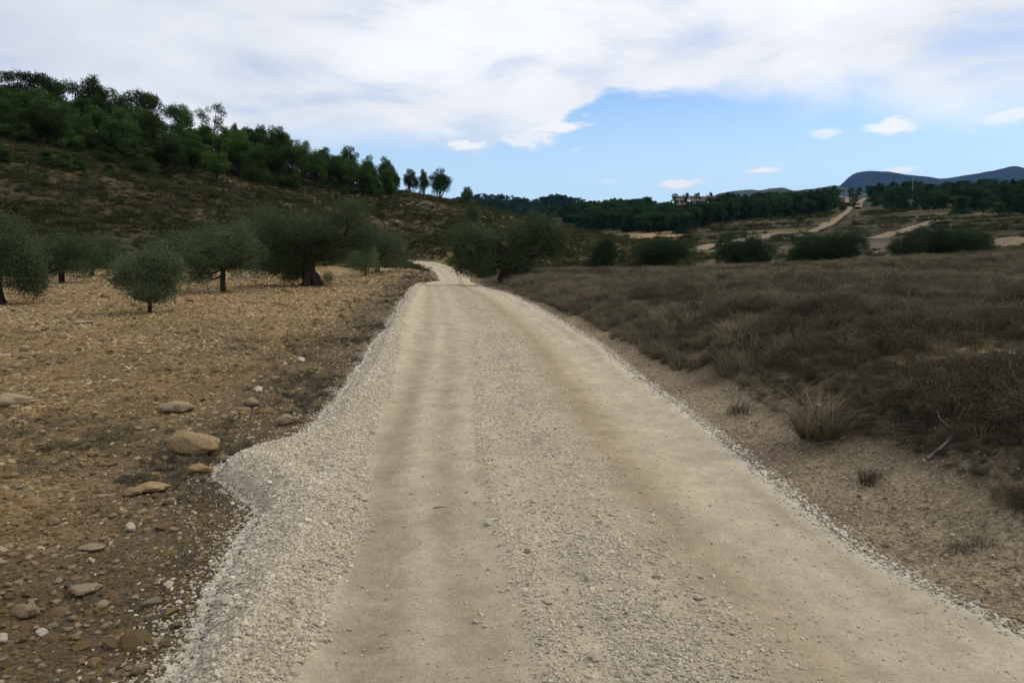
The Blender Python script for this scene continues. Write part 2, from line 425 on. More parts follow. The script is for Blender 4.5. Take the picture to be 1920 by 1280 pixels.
def leaf_mat(name, c_dark, c_light, trans=.25, rnd=.25, hue=.8):
    m, nt, b = mat_new(name)
    a = nt.nodes.new('ShaderNodeAttribute'); a.attribute_name = 'tint'
    c = ramp(nt, a.outputs['Fac'], [(0, c_dark), (.75, tuple((p + q) / 2 for p, q in zip(c_dark, c_light))), (1, c_light)])
    if rnd:
        oi = nt.nodes.new('ShaderNodeObjectInfo')
        c = mul(nt, c, ramp(nt, oi.outputs['Random'], [(0, (1 - rnd, 1 - rnd, 1 - rnd)), (1, (1 + rnd * hue, 1 + rnd, 1 + rnd * .5))]))
    nt.links.new(c, b.inputs['Base Color']); b.inputs['Roughness'].default_value = .7
    t = nt.nodes.new('ShaderNodeBsdfTranslucent'); nt.links.new(c, t.inputs['Color'])
    mx = nt.nodes.new('ShaderNodeMixShader'); mx.inputs[0].default_value = trans
    out = [n for n in nt.nodes if n.type == 'OUTPUT_MATERIAL'][0]
    nt.links.new(b.outputs[0], mx.inputs[1]); nt.links.new(t.outputs[0], mx.inputs[2]); nt.links.new(mx.outputs[0], out.inputs[0])
    return m


M_ground = attr_mat('ground', 1.3, 14, .72, 1.3, .03, 30, 42)
M_road = attr_mat('road_dust', 3.5, 60, .84, 1.15, .007, 90)
M_stone = plain('limestone', (.47, .38, .25), (.27, .20, .12), 9, .006, 40, .45)
M_stone_big = plain('field_boulder', (.40, .30, .17), (.23, .15, .07), 14, .008, 35, .1)
M_gravel = plain('road_gravel', (.58, .52, .42), (.43, .375, .285), 60, .002, 90, .30)
M_clod = plain('soil_clod', (.235, .16, .08), (.14, .095, .05), 20, .006, 50, .3)
M_pinkstone = plain('pink_stone', (.40, .27, .19), (.27, .17, .11), 18, .006, 50)
M_bark = plain('bark', (.055, .042, .032), (.022, .018, .014), 14, .02, 22)
M_pine = leaf_mat('pine_needles', (.024, .046, .013), (.112, .165, .048), .3, .5)
M_olive = leaf_mat('olive_leaves', (.034, .052, .024), (.185, .222, .118), .2, .15)
M_dry = leaf_mat('dry_grass', (.085, .070, .050), (.24, .20, .135), .3, .35, 1.0)
M_straw = leaf_mat('straw', (.115, .102, .074), (.30, .258, .185), .3, .35, .95)
M_grey = leaf_mat('grey_twigs', (.060, .053, .038), (.165, .145, .104), .2, .4, 1.0)
M_shrub = leaf_mat('scrub_leaves', (.028, .033, .012), (.098, .102, .036), .2, .5, .7)
M_htuft = leaf_mat('hill_grass', (.055, .048, .024), (.17, .145, .072), .25, .4, .9)
M_green = leaf_mat('green_scrub', (.02, .032, .010), (.07, .085, .03), .2, .3)
M_wall = plain('white_render', (.46, .41, .35), (.36, .32, .27), 3, .01, 5)
M_roof = plain('clay_roof', (.20, .10, .07), (.13, .07, .05), 3, .03, 6)
M_glass = plain('dark_window', (.05, .055, .06), (.03, .03, .035), 3, 0, 5)
M_frame = plain('brown_frame', (.14, .08, .05), (.1, .06, .04), 3, 0, 5)
M_pole = plain('pale_post', (.5, .48, .44), (.4, .38, .35), 3, .01, 5)
M_farwood = attr_mat('far_wood', .05, .4, .55, 1.35, 1.2, .12)
M_mount = attr_mat('far_mountain', .006, .04, .8, 1.15, 18, .01)

# ------------------------------------------------------------------ ground sheet


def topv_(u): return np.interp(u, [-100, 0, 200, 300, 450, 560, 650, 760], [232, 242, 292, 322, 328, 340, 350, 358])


def ground_tone(x, y, z):
    r = np.hypot(x, y); ph = np.arctan2(x, y); u, v = proj(x, y, z)
    s = x - xr(y); sl = xl(y) - x; n = len(x)
    def c(*q): return np.tile(np.array(q, float), (n, 1))
    def mix(a, b, w): return a * (1 - w[:, None]) + b * w[:, None]
    n1 = fbm(x, y, 2.2, 4, 61); n2 = fbm(x, y, .6, 3, 63); n3 = fbm(x, y, 14, 4, 65); n4 = fbm(x, y, 28, 3, 67)
    fieldc = mix(c(.205, .138, .068), c(.275, .19, .092), ss(n1, -.4, .4))
    fieldc = mix(fieldc, c(.295, .21, .105), ss(r, 5, 22) * .85)
    fieldc = mix(fieldc, c(.125, .095, .055), ss(n2 + .5 * n1, -.05, .5) * .55 * (1 - ss(r, 7, 18)))
    fieldc = mix(fieldc, c(.095, .095, .045), ss(fbm(x, y, .9, 3, 69), .2, .6) * .45 * (1 - ss(r, 10, 25)))
    verge = mix(c(.115, .09, .066), c(.08, .067, .052), ss(n2, -.2, .3))
    fieldc = mix(fieldc, verge, (1 - ss(sl + .35 * n1, .6, 1.7)) * .9)
    bank = mix(c(.10, .08, .055), c(.16, .12, .075), ss(n1, -.1, .5))
    # pale earth scar on the bank
    bank = mix(bank, c(.24, .165, .09), ss(1.0 - np.hypot((u - 1770) / 190, (v - 668) / 42) + .5 * n2, .1, .5) * (r < 30))
    should = mix(c(.27, .218, .148), c(.215, .16, .11), ss(n2 - .8 * (s - .3), -.25, .35) * .8)
    wv = np.interp(y, [4, 11, 15, 25], [.72, .44, .24, .16]); bank = mix(should, bank, ss(s + .25 * n1 + .1 * n2, wv - .15, wv + .35))
    near = mix(fieldc, bank, ss(x - (xl(y) + xr(y)) / 2, -.2, .2))
    hill = mix(c(.054, .045, .025), c(.075, .060, .036), ss(n3 + .4 * n1, -.3, .3))
    hill = mix(hill, c(.050, .054, .020), ss(n4 + .5 * n1, 0, .5) * .7)
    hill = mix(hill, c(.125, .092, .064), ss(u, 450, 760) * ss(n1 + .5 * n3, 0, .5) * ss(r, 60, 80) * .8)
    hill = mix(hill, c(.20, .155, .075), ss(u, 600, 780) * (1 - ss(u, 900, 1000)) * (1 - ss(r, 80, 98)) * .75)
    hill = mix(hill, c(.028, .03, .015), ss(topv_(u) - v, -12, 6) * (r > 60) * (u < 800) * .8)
    # right valley: terraces and fields
    val = mix(c(.066, .066, .036), c(.105, .088, .056), ss(n3, -.2, .3))
    rr = r + 14 * fbm(x, y, 90, 2, 21); strip = np.zeros(n)
    for tr, th in TERR: strip = np.maximum(strip, np.exp(-((rr - tr + 4) / 3.2) ** 2) * ss(vn2(ph * 16 + tr, ph * 0, 9), .4, .62))
    val = mix(val, c(.32, .25, .17), strip * .9)
    riser = np.zeros(n)
    for tr, th in TERR: riser = np.maximum(riser, np.exp(-((rr - tr) / 1.8) ** 2))
    val = mix(val, c(.035, .032, .024), riser * .9)
    val = mix(val, c(.045, .05, .028), ss(r, 300, 340) * .85)
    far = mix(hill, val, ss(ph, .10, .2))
    def poly(u0, v0, a, b, pw=2.5): return ss(1.15 - (np.abs((u - u0) / a) ** pw + np.abs((v - v0) / b) ** pw), 0, .3) * ss(r, 60, 80)
    far = mix(far, c(.33, .235, .13), poly(1228, 441, 52, 9) * .95)
    far = mix(far, c(.19, .145, .10), poly(1915, 450, 72, 14) * .9)
    far = mix(far, c(.125, .105, .08), poly(1668, 463, 60, 16, 3.5) * .8)
    far = mix(far, c(.31, .24, .17), poly(1460, 440, 60, 5) * .7)
    far = mix(far, c(.30, .19, .12), poly(1150, 470, 40, 6) * .5)
    w = ss(r + 4 * n1, 44, 58)
    dry = mix(c(.15, .122, .085), c(.11, .09, .064), ss(n2, -.3, .3))
    near = mix(near, dry, ss(x - xr(y), -.2, .5) * ss(r, 18, 30))
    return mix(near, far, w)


def build_ground():
    phi = np.concatenate([np.linspace(-math.pi, -.82, 60)[:-1], np.linspace(-.80, .80, 640), np.linspace(.82, math.pi, 60)[1:]])
    phi[-1] = math.pi
    rr = np.concatenate([[.4, .9, 1.4], np.exp(np.linspace(math.log(1.8), math.log(500), 560)), np.exp(np.linspace(math.log(520), math.log(9000), 24))])
    P, Q = np.meshgrid(rr, phi, indexing='ij')
    x = (P * np.sin(Q)).reshape(-1); y = (P * np.cos(Q)).reshape(-1); z = H(x, y)
    a, b = P.shape
    tone = ground_tone(x, y, z)
    V = np.stack([x, y, z], 1); Fc = grid_faces(a, b)[:, ::-1]
    V = np.vstack([V, [[0, 0, -.09]]]); tone = np.vstack([tone, tone[:1]])
    tone = np.hstack([tone, np.ones((len(tone), 1))])
    faces = Fc[:, ::-1]
    c0 = len(V) - 1; cap = [[c0, j + 1, j] for j in range(b - 1)]
    me = mesh_np('ground', V, faces[:, ::-1], M_ground, True, {'tone': ('FLOAT_COLOR', tone)})
    link('ground', me, kind='structure')


build_ground()

# ------------------------------------------------------------------ the gravel road


def gext(y): return np.interp(y, [0, 2.6, 4.2, 5.2, 9, 15, 30], [.5, .5, .62, .60, .43, .28, .3])


def road_z(x, y, s):
    d = (1 - ss(y, 16, 40))
    w = np.maximum(xr(y) - xl(y), .1)
    L_ = s * w; Rr = (1 - s) * w; s = sfrac(x, y)
    berm = .105 * np.exp(-((L_ - .27) / .19) ** 2) * (1 + .5 * fbm(y, y * 0, .9, 2, 71))
    bulge = .07 * np.exp(-((y - 4.9) / .7) ** 2) * np.exp(-((L_ - .3) / .35) ** 2)
    c = .028 * np.exp(-((s - .60) / .13) ** 2) - .022 * np.exp(-((s - .22) / .05) ** 2) - .016 * np.exp(-((s - .33) / .035) ** 2) - .02 * np.exp(-((s - .86) / .07) ** 2)
    c = c + .034 * np.exp(-((s - .425 - .012 * fbm(y, y * 0 + 4, 2, 2, 73)) / .022) ** 2) * (1 - ss(y, 4, 9))
    Lb = x - xbase(y)
    berm = berm + .05 * np.exp(-((Lb - gext(y) * .62) / .09) ** 2) * (1 + .8 * fbm(x, y, .5, 2, 72))
    rough = (ss(np.abs(s - .56), .2, .05) + ss(gext(y) - Lb, -.03, .05))
    z = zroad(y) + .02 + (berm + bulge + c) * (.35 + .65 * d)
    z = z + .008 * fbm(x, y, .5, 3, 75) + rough * .011 * fbm(x, y, .09, 3, 77, .65) * d
    e = np.minimum(L_, Rr)
    return z - .13 * (1 - ss(e, -.03, .10)) ** 1.5


def build_road():
    ys = np.concatenate([np.linspace(-60, 1.5, 60)[:-1], np.exp(np.linspace(math.log(1.5), math.log(98), 640))])
    s = np.concatenate([np.linspace(-.02, .25, 70)[:-1], np.linspace(.25, 1.02, 130)])
    Y, S = np.meshgrid(ys, s, indexing='ij')
    X = xl(Y) + (xr(Y) - xl(Y)) * S
    x, y, q = X.reshape(-1), Y.reshape(-1), S.reshape(-1)
    z = road_z(x, y, q)
    w = np.maximum(xr(y) - xl(y), .1); L_ = q * w; Rr = (1 - q) * w
    n = len(x)
    def c(*t): return np.tile(np.array(t, float), (n, 1))
    def mix(a, b, k): return a * (1 - k[:, None]) + b * k[:, None]
    wob = sfrac(x, y) + .010 * fbm(x, y, 2.5, 3, 81)
    st = fbm(x * 14, y * .45, 1.0, 5, 83, .65)            # streaks along the direction of travel
    pale = c(.485, .415, .30); tan = c(.315, .265, .185); grey = c(.41, .355, .262); brown = c(.34, .27, .175)
    pale, tan, grey, brown = [q * .95 for q in (pale, tan, grey, brown)]
    t = mix(pale, grey, ss(st, -.2, .5) * .6)
    t = mix(t, tan, np.exp(-((wob - .215) / .038) ** 2) * (.9 - .4 * ss(y, 6, 14)))
    t = mix(t, tan, np.exp(-((wob - .33) / .034) ** 2) * (.75 - .35 * ss(y, 6, 14)))
    t = mix(t, brown, np.exp(-((wob - .70) / .07) ** 2) * .9)
    t = mix(t, grey, np.exp(-((wob - .54) / .085) ** 2) * .6)
    t = mix(t, tan, np.exp(-((wob - .93) / .02) ** 2) * ss(fbm(x, y, 1.2, 3, 85), 0, .4) * .5)
    t = mix(t, tan, (1 - ss(y, 2.4, 6)) * ss(wob, .10, .25) * (1 - ss(wob, .36, .42)) * .6)
    edge = np.minimum(L_, Rr)
    t = mix(t, c(.52, .475, .40), (1 - ss(edge + .05 * st, .05, .22)) * .9)
    Lb = x - xbase(y) + .05 * fbm(x, y, .4, 3, 96); t = mix(t, c(.47, .41, .31), ss(gext(y) - Lb, -.04, .04) * .85)
    t = t * np.array([1.0, .995, .985])
    t = t * (1 + .09 * st + .05 * np.sin(wob * 95 + 2 * fbm(x, y, 3, 2, 98)) * ss(fbm(x, y, 1.6, 2, 97), -.1, .3))[:, None]
    t = mix(t, grey, (1 - ss(y, 2.6, 6)) * ss(wob, .10, .25) * .25)
    t = t * (1 + .16 * fbm(x, y, .35, 5, 87, .7) + .10 * fbm(x, y, .05, 2, 88))[:, None]
    # tyre lug marks across the left rut
    lug = np.sin(y * 46 + 5 * fbm(x, y, .6, 2, 89)) * np.exp(-((wob - .225) / .035) ** 2) * (1 - ss(y, 4.5, 7))
    z = z + .011 * lug
    tone = np.hstack([t, np.ones((n, 1))])
    me = mesh_np('gravel_road', np.stack([x, y, z], 1), grid_faces(*X.shape), M_road, True, {'tone': ('FLOAT_COLOR', tone)})
    # faces must look up
    if me.polygons[1000].normal.z < 0: me.flip_normals()
    link('gravel_road', me, kind='structure')


build_road()
_g = bpy.data.objects['ground'].data
if _g.polygons[len(_g.polygons) // 2].normal.z < 0: _g.flip_normals()


TRK = []


def ribbon(name, pix, w, mat, tone, rmin=90, extra=.12):
    pts = [hit(u, v, rmin) for u, v in pix]
    P = []
    for (a, b) in zip(pts[:-1], pts[1:]):
        for k in range(14): t = k / 14; P.append((a[0] * (1 - t) + b[0] * t, a[1] * (1 - t) + b[1] * t))
    P.append(pts[-1][:2]); P = np.array(P)
    P = np.array([P[0]] * 6 + list(P) + [P[-1]] * 6)
    for ax in (0, 1): P[:, ax] = _smooth(P[:, ax], 13)
    P = P[3:-3]; keep = np.r_[True, np.linalg.norm(np.diff(P, axis=0), axis=1) > .01]; P = P[keep]
    TRK.append(P)
    T = np.gradient(P, axis=0); T /= np.linalg.norm(T, axis=1)[:, None] + 1e-9; Nn = np.stack([-T[:, 1], T[:, 0]], 1)
    V = []
    ww = w * (1 + .25 * fbm(np.arange(len(P)) * 1., np.zeros(len(P)), 7, 3, 91))
    nx = 7
    zc = np.max([H(P[:, 0] + Nn[:, 0] * q, P[:, 1] + Nn[:, 1] * q, False) for q in (-w / 2, 0, w / 2)], axis=0); zc = _smooth(np.max([np.roll(zc, i) if 0 else np.interp(np.arange(len(zc)) + i, np.arange(len(zc)), zc) for i in range(-4, 5)], axis=0), 9)
    offs = np.linspace(-.5, .5, nx)
    for k in offs:
        Q = P + Nn * (ww * k)[:, None]; V.append(np.column_stack([Q, zc + extra * (1.0 - (abs(k) * 2) ** 6 * 4)]))
    V = np.stack(V, 1); a = len(P)
    n = a * nx; tn = np.tile(np.array(tone), (n, 1)) * (1 + .2 * fbm(V.reshape(-1, 3)[:, 0], V.reshape(-1, 3)[:, 1], 3, 3, 93))[:, None]
    me = mesh_np(name, V.reshape(-1, 3), grid_faces(a, nx), mat, True, {'tone': ('FLOAT_COLOR', np.hstack([tn, np.ones((n, 1))]))})
    if sum(p.normal.z for p in me.polygons) < 0: me.flip_normals()
    link(name, me, kind='structure')


tr = (.22, .175, .122)
ribbon('dirt_track', [(1285, 471), (1330, 463), (1385, 452), (1440, 443), (1500, 438), (1545, 430), (1575, 415), (1592, 398), (1594, 388)], 1.9, M_road, tr)
ribbon('dirt_track', [(1590, 386), (1586, 379), (1592, 372)], 2.0, M_road, tr, 200)
ribbon('dirt_track', [(1608, 392), (1614, 380), (1622, 371)], 2.4, M_road, tr, 200)
ribbon('dirt_track', [(1600, 448), (1660, 444), (1695, 436), (1730, 423), (1785, 414)], 2.4, M_road, tr)
ribbon('dirt_track', [(1540, 428), (1556, 418), (1566, 408)], 2.6, M_road, tr)

def clear_trk(x, y, d):
    ok = np.ones(len(x), bool); T = np.vstack(TRK)[::3]
    for q in T: ok &= np.hypot(x - q[0], (y - q[1]) * .6) > d
    return ok


# ------------------------------------------------------------------ far hills and mountains


def ridge(name, sky, dist, depth, tone, mat, noise_amp, n_scale, zbase=-30, nu=420, nd=60):
    us = np.linspace(sky[0][0], sky[-1][0], nu); vs = np.interp(us, [p[0] for p in sky], [p[1] for p in sky])
    vs = _smooth(vs, 5) - 1.6 * fbm(us, us * 0, 22, 4, 107) * (dist > 1500)
    a, y, w = ray(us, vs); h = np.hypot(a, y); zt = CAMH + dist * w / h
    V = []
    for k in range(nd):
        q = k / (nd - 1) * 2 - 1                      # -1 front foot .. 0 crest .. 1 back foot
        r = dist + q * depth
        f = (1 - abs(q)) ** .8 if q < 0 else (1 - abs(q)) ** 1.2
        x = a / h * r; yy = y / h * r
        g = fbm(x, yy, n_scale, 5, 101, .55)
        gul = fbm(x, yy * .3, n_scale * .45, 4, 103, .55)
        z = zbase + (zt - zbase) * f + (g + gul * (1 if q < -.03 else .15)) * noise_amp * (.25 + min(1, abs(q) * 5)) * ss(f, 0, .2)
        V.append(np.stack([x, yy, z], 1))
    V = np.array(V).reshape(-1, 3)
    n = len(V); t = np.tile(np.array(tone), (n, 1)) * (1 + .5 * fbm(V[:, 0], V[:, 1], n_scale * .4, 4, 105))[:, None]
    me = mesh_np(name, V, grid_faces(nd, nu), mat, True, {'tone': ('FLOAT_COLOR', np.hstack([t, np.ones((n, 1))]))})
    if sum(p.normal.z for p in list(me.polygons)[::97]) < 0: me.flip_normals()
    return link(name, me, kind='structure')


ridge('far_hills', [(560, 420), (700, 392), (820, 384), (880, 374), (905, 371), (930, 371), (960, 373), (985, 378), (998, 382), (1020, 375), (1045, 372), (1065, 374), (1090, 382), (1110, 392), (1150, 398), (1250, 396), (1320, 380), (1420, 385), (1500, 410)],
      900, 330, (.030, .042, .024), M_farwood, 5, 60)
ridge('blue_hills', [(1150, 420), (1250, 395), (1330, 370), (1350, 361), (1380, 357), (1410, 354), (1425, 356), (1450, 352), (1465, 350), (1485, 357), (1510, 355), (1530, 352), (1550, 348), (1565, 346), (1590, 352), (1640, 365), (1800, 380), (1950, 400)],
      2600, 800, (.045, .055, .04), M_farwood, 14, 190)
ridge('mountain', [(1400, 420), (1500, 385), (1560, 358), (1578, 346), (1586, 337), (1595, 328), (1610, 321), (1630, 318), (1665, 320), (1690, 324), (1730, 330), (1760, 334), (1775, 333), (1800, 329), (1840, 323), (1870, 317), (1890, 311), (1905, 309), (1920, 312), (1960, 322), (2050, 330), (2200, 318), (2400, 380)],
      5200, 1500, (.018, .026, .026), M_mount, 30, 420)

# ------------------------------------------------------------------ vegetation builders


class Soup:
    def __init__(s): s.v = []; s.f = []; s.t = []; s.n = 0

    def leaves(s, P, nrm, L, W, tint, g, bend=.3, align=None):
        """one rhombic leaf (two triangles) per point; align = long-axis direction bias"""
        n = len(P)
        d = g.normal(size=(n, 3)) if align is None else align + g.normal(size=(n, 3)) * .45
        d -= (d * nrm).sum(1)[:, None] * nrm * .7; d /= np.linalg.norm(d, axis=1)[:, None] + 1e-9
        w = np.cross(d, nrm); w /= np.linalg.norm(w, axis=1)[:, None] + 1e-9
        L = np.asarray(L).reshape(-1, 1) * np.ones((n, 1)); W = np.asarray(W).reshape(-1, 1) * np.ones((n, 1))
        a = P - d * L / 2; c = P + d * L / 2; m = P + nrm * L * .12
        V = np.stack([a, m + w * W / 2, c, m - w * W / 2], 1).reshape(-1, 3)
        Fq = s.n + np.arange(n)[:, None] * 4 + np.arange(4)[None]
        s.v.append(V); s.f.append(Fq); s.t.append(np.repeat(tint, 4)); s.n += len(V)

    def mesh(s, name, mat):
        return mesh_np(name, np.vstack(s.v), np.vstack(s.f), mat, False, {'tint': ('FLOAT', np.concatenate(s.t))})


def clump_pts(g, cen, rad, n, shell=.45):
    """n points in ellipsoidal clumps, denser towards the shell. cen (k,3), rad (k,3)"""
    vol = (rad.prod(1)) ** (2 / 3); k = g.choice(len(cen), n, p=vol / vol.sum())
    d = g.normal(size=(n, 3)); d /= np.linalg.norm(d, axis=1)[:, None]
    rr = (shell + (1 - shell) * g.random(n) ** .6) * (1 + .12 * g.normal(size=n))
    lump = 1 + .30 * (vn3(d * 2.3 + k[:, None] * 7.1, 5) - .5) * 2
    return cen[k] + d * rad[k] * (rr * lump)[:, None], d, k


def tube(V, Fc, pts, rads, sides=7, g=None, rough=0.0):
    pts = [Vector(p) for p in pts]; base = len(V)
    for i, (p, r) in enumerate(zip(pts, rads)):
        t = (pts[min(i + 1, len(pts) - 1)] - pts[max(i - 1, 0)]).normalized()
        s = t.cross(Vector((.3, 1, .1))).normalized(); q = t.cross(s)
        for k in range(sides):
            a = 2 * math.pi * k / sides; rr = r * (1 + (rough * (g.random() - .5) * 2 if g is not None else 0))
            V.append(tuple(p + (s * math.cos(a) + q * math.sin(a)) * rr))
    for i in range(len(pts) - 1):
        for k in range(sides):
            a = base + i * sides + k; b = base + i * sides + (k + 1) % sides
            Fc.append((a, b, b + sides, a + sides))
    Fc.append(tuple(base + (len(pts) - 1) * sides + k for k in range(sides)))


def bend_path(p0, p1, g, n=5, wob=.12):
    p0 = np.array(p0, float); p1 = np.array(p1, float); L = np.linalg.norm(p1 - p0)
    P = [p0 + (p1 - p0) * i / n for i in range(n + 1)]
    off = g.normal(size=3) * wob * L
    return [p + off * math.sin(math.pi * i / n) + g.normal(size=3) * wob * .15 * L * (0 < i) for i, p in enumerate(P)]


def pine_meshes(kind, seed, nleaf=2600, size=.05):
    """unit height pine: crown of needle clumps over a forked trunk"""
    g = np.random.default_rng(seed); cen = []; rad = []
    if kind == 'umbrella':
        for _ in range(9):
            a = g.random() * 6.28; q = g.random() ** .5 * .26; cen.append((math.cos(a) * q, math.sin(a) * q, .38 + .3 * g.random())); e = .10 + .05 * g.random(); rad.append((e, e, e * .9))
        for _ in range(15):
            a = g.random() * 6.28; q = g.random() ** .5 * .40; cen.append((math.cos(a) * q, math.sin(a) * q, .76 + .12 * g.random() - q * .15)); e = .09 + .07 * g.random(); rad.append((e * 1.25, e * 1.25, e * .8))
    elif kind == 'full':                         # one broad domed crown over a short stem
        for _ in range(42):
            d = g.normal(size=3); d /= np.linalg.norm(d); q = .35 + .6 * g.random(); cen.append((d[0] * .30 * q, d[1] * .30 * q, .53 + d[2] * .41 * q)); e = .07 + .06 * g.random(); rad.append((e * 1.1, e * 1.1, e))
    elif kind == 'round':
        for _ in range(34):
            a = g.random() * 6.28; z = .26 + .62 * g.random(); q = (.10 + .25 * g.random()) * math.sin(math.pi * min(1, max(.1, (z - .15) / .85))) ** .6; cen.append((math.cos(a) * q, math.sin(a) * q, z)); e = .05 + .065 * g.random(); rad.append((e * 1.2, e * 1.2, e * .9))
    elif kind == 'sparse':
        for _ in range(16):
            a = g.random() * 6.28; z = .5 + .44 * g.random(); q = (.12 + .22 * g.random()); cen.append((math.cos(a) * q, math.sin(a) * q, z)); e = .07 + .055 * g.random(); rad.append((e * 1.4, e * 1.4, e * .85))
    elif kind == 'tall':
        for _ in range(20):
            z = .28 + .66 * g.random(); a = g.random() * 6.28; q = .22 * (1.15 - z) * (.3 + g.random()) + .03; cen.append((math.cos(a) * q, math.sin(a) * q, z)); e = .065 + .06 * g.random(); rad.append((e, e, e * 1.1))
    else:                                        # bushy to the ground
        for _ in range(36):
            z = (.06 + .2 * g.random()) if _ < 12 else .2 + .67 * g.random(); a = g.random() * 6.28; q = (.08 + .26 * g.random()) * (1.25 - z); cen.append((math.cos(a) * q, math.sin(a) * q, z)); e = .055 + .075 * g.random(); rad.append((e * 1.1, e * 1.1, e))
    cen = np.array(cen); rad = np.array(rad)
    S = Soup(); P, d, k = clump_pts(g, cen, rad, nleaf, .4)
    ct = g.random(len(cen))
    nrm = d + g.normal(size=d.shape) * .6; nrm /= np.linalg.norm(nrm, axis=1)[:, None]
    S.leaves(P, nrm, size * (.6 + .8 * g.random(nleaf)), size * .42 * (.6 + .8 * g.random(nleaf)), np.clip(.55 * ct[k] + .5 * g.random(nleaf), 0, 1), g)
    crown = S.mesh('crown_' + kind, M_pine)
    V = []; Fc = []
    top = cen[np.argmax(cen[:, 2])]
    pth = bend_path((0, 0, -.03), (top[0] * .6, top[1] * .6, .82), g, 7, .05)
    tube(V, Fc, pth, [.028, .024, .021, .018, .014, .011, .008, .004], 7, g, .1)
    for c_ in cen[::2]:
        z0 = max(.12, min(.72, c_[2] - .2)); b = pth[int(z0 / .82 * 7)]
        tube(V, Fc, bend_path(b, c_, g, 4, .08), [.011, .009, .007, .005, .003], 5, g, .1)
    trunk = mesh_np('trunk_' + kind, V, Fc, M_bark, True)
    return crown, trunk


def tree_at(kindname, meshes, x, y, z, h, w, rz, label, group, category='tree', name='pine_tree'):
    t = bpy.data.objects.new(name, None); COL.objects.link(t); t.location = (x, y, z - .03); t.rotation_euler = (0, 0, rz); t.scale = (w, w, h)
    t.empty_display_size = .2
    t['label'] = label; t['category'] = category
    if group: t['group'] = group
    for nm, me in zip(('crown', 'trunk'), meshes):
        c_ = bpy.data.objects.new(nm, me); COL.objects.link(c_); c_.parent = t
    return t


PK = {}
for i, (k, s_) in enumerate([('umbrella', 1), ('umbrella', 2), ('round', 3), ('round', 4), ('round', 5), ('sparse', 6), ('tall', 7), ('tall', 8), ('bushy', 9), ('bushy', 10), ('bushy', 11), ('full', 12), ('full', 13), ('full', 14)]):
    PK.setdefault(k, []).append(pine_meshes(k, s_ + 40, {'umbrella': 6000, 'round': 7500, 'sparse': 3000, 'tall': 5200, 'bushy': 8500, 'full': 7500}[k], {'sparse': .034}.get(k, .036)))
KW = {'umbrella': .98, 'round': .80, 'sparse': .80, 'tall': .52, 'bushy': .86, 'full': .78}   # unit crown widths


def tree_px(u, r, vtop, wpx, kind, label, group, i=0):
    a, e = azel(u, 430); x, y = r * math.sin(a), r * math.cos(a); z = float(H(x, y, False)[0])
    aa, bb, cc = ray(u, vtop); h = CAMH + r * float(cc) / math.hypot(float(aa), float(bb)) - z
    wm = wpx / F * r
    return tree_at(kind, PK[kind][i % len(PK[kind])], x, y, z, max(h, 1.0), wm / KW[kind], random.random() * 6.28, label, group)


# skyline pines of the left hill: (u, distance, v of top, width px, kind, variant, label)
SKY = [
    (-12, 128, 148, 60, 'round', 0, 'pine cut by the left edge of the view on the skyline'),
    (70, 130, 127, 75, 'umbrella', 0, 'tallest broad-crowned pine on the skyline at far left'),
    (128, 132, 140, 66, 'umbrella', 1, 'flat-topped pine touching the right side of the tallest skyline pine'),
    (190, 132, 133, 72, 'full', 0, 'pine with a high knobbly crown right of the first gap in the skyline'),
    (238, 134, 158, 72, 'full', 1, 'pine sloping down right behind the knobbly-crowned skyline pine'),
    (290, 136, 163, 66, 'umbrella', 0, 'pine with a small flat crown above the belt, third clump along the skyline'),
    (348, 139, 188, 58, 'umbrella', 1, 'thin flat-crowned pine just left of the see-through skyline pine'),
    (406, 142, 195, 50, 'sparse', 0, 'sparse see-through pine standing alone above the skyline'),
    (448, 148, 226, 32, 'full', 0, 'small full pine just right of the see-through skyline pine'),
    (470, 148, 230, 34, 'full', 2, 'small thin-topped pine on the skyline, second right of the see-through one'),
    (498, 150, 226, 34, 'full', 1, 'slender pine before the rounded dome pine on the skyline'),
    (526, 150, 228, 62, 'full', 1, 'rounded dome-shaped pine in the middle of the skyline'),
    (570, 152, 255, 50, 'full', 1, 'low round pine stepping down right of the dome-shaped pine'),
    (612, 156, 271, 50, 'full', 0, 'dark low pine in the saddle before the peaked pine'),
    (657, 158, 266, 50, 'full', 1, 'peaked pine rising above its neighbours where blue sky begins'),
    (692, 160, 284, 38, 'full', 2, 'narrow pine between the peaked pine and the leaning crown'),
    (726, 162, 286, 42, 'full', 2, 'pine with a crown leaning right at the end of the dense belt'),
    (744, 160, 322, 26, 'full', 0, 'short pine filling the end of the dense belt'),
    (771, 164, 311, 36, 'full', 1, 'dark pine, leftmost of the detached trio on the ridge'),
    (796, 164, 313, 28, 'full', 0, 'slim middle pine of the detached trio on the ridge'),
    (827, 165, 309, 52, 'full', 2, 'wide-crowned forked pine, rightmost of the detached trio on the ridge'),
    (877, 163, 346, 28, 'full', 1, 'lone little pine standing by itself on the ridge end'),
]
G1 = 'pines along the skyline of the left hill'
for u, r, vt, w, k, i, lab in SKY: tree_px(u, r, vt, w, k, lab, G1, i)
PK['bushy'][0][0].name = 'crown'
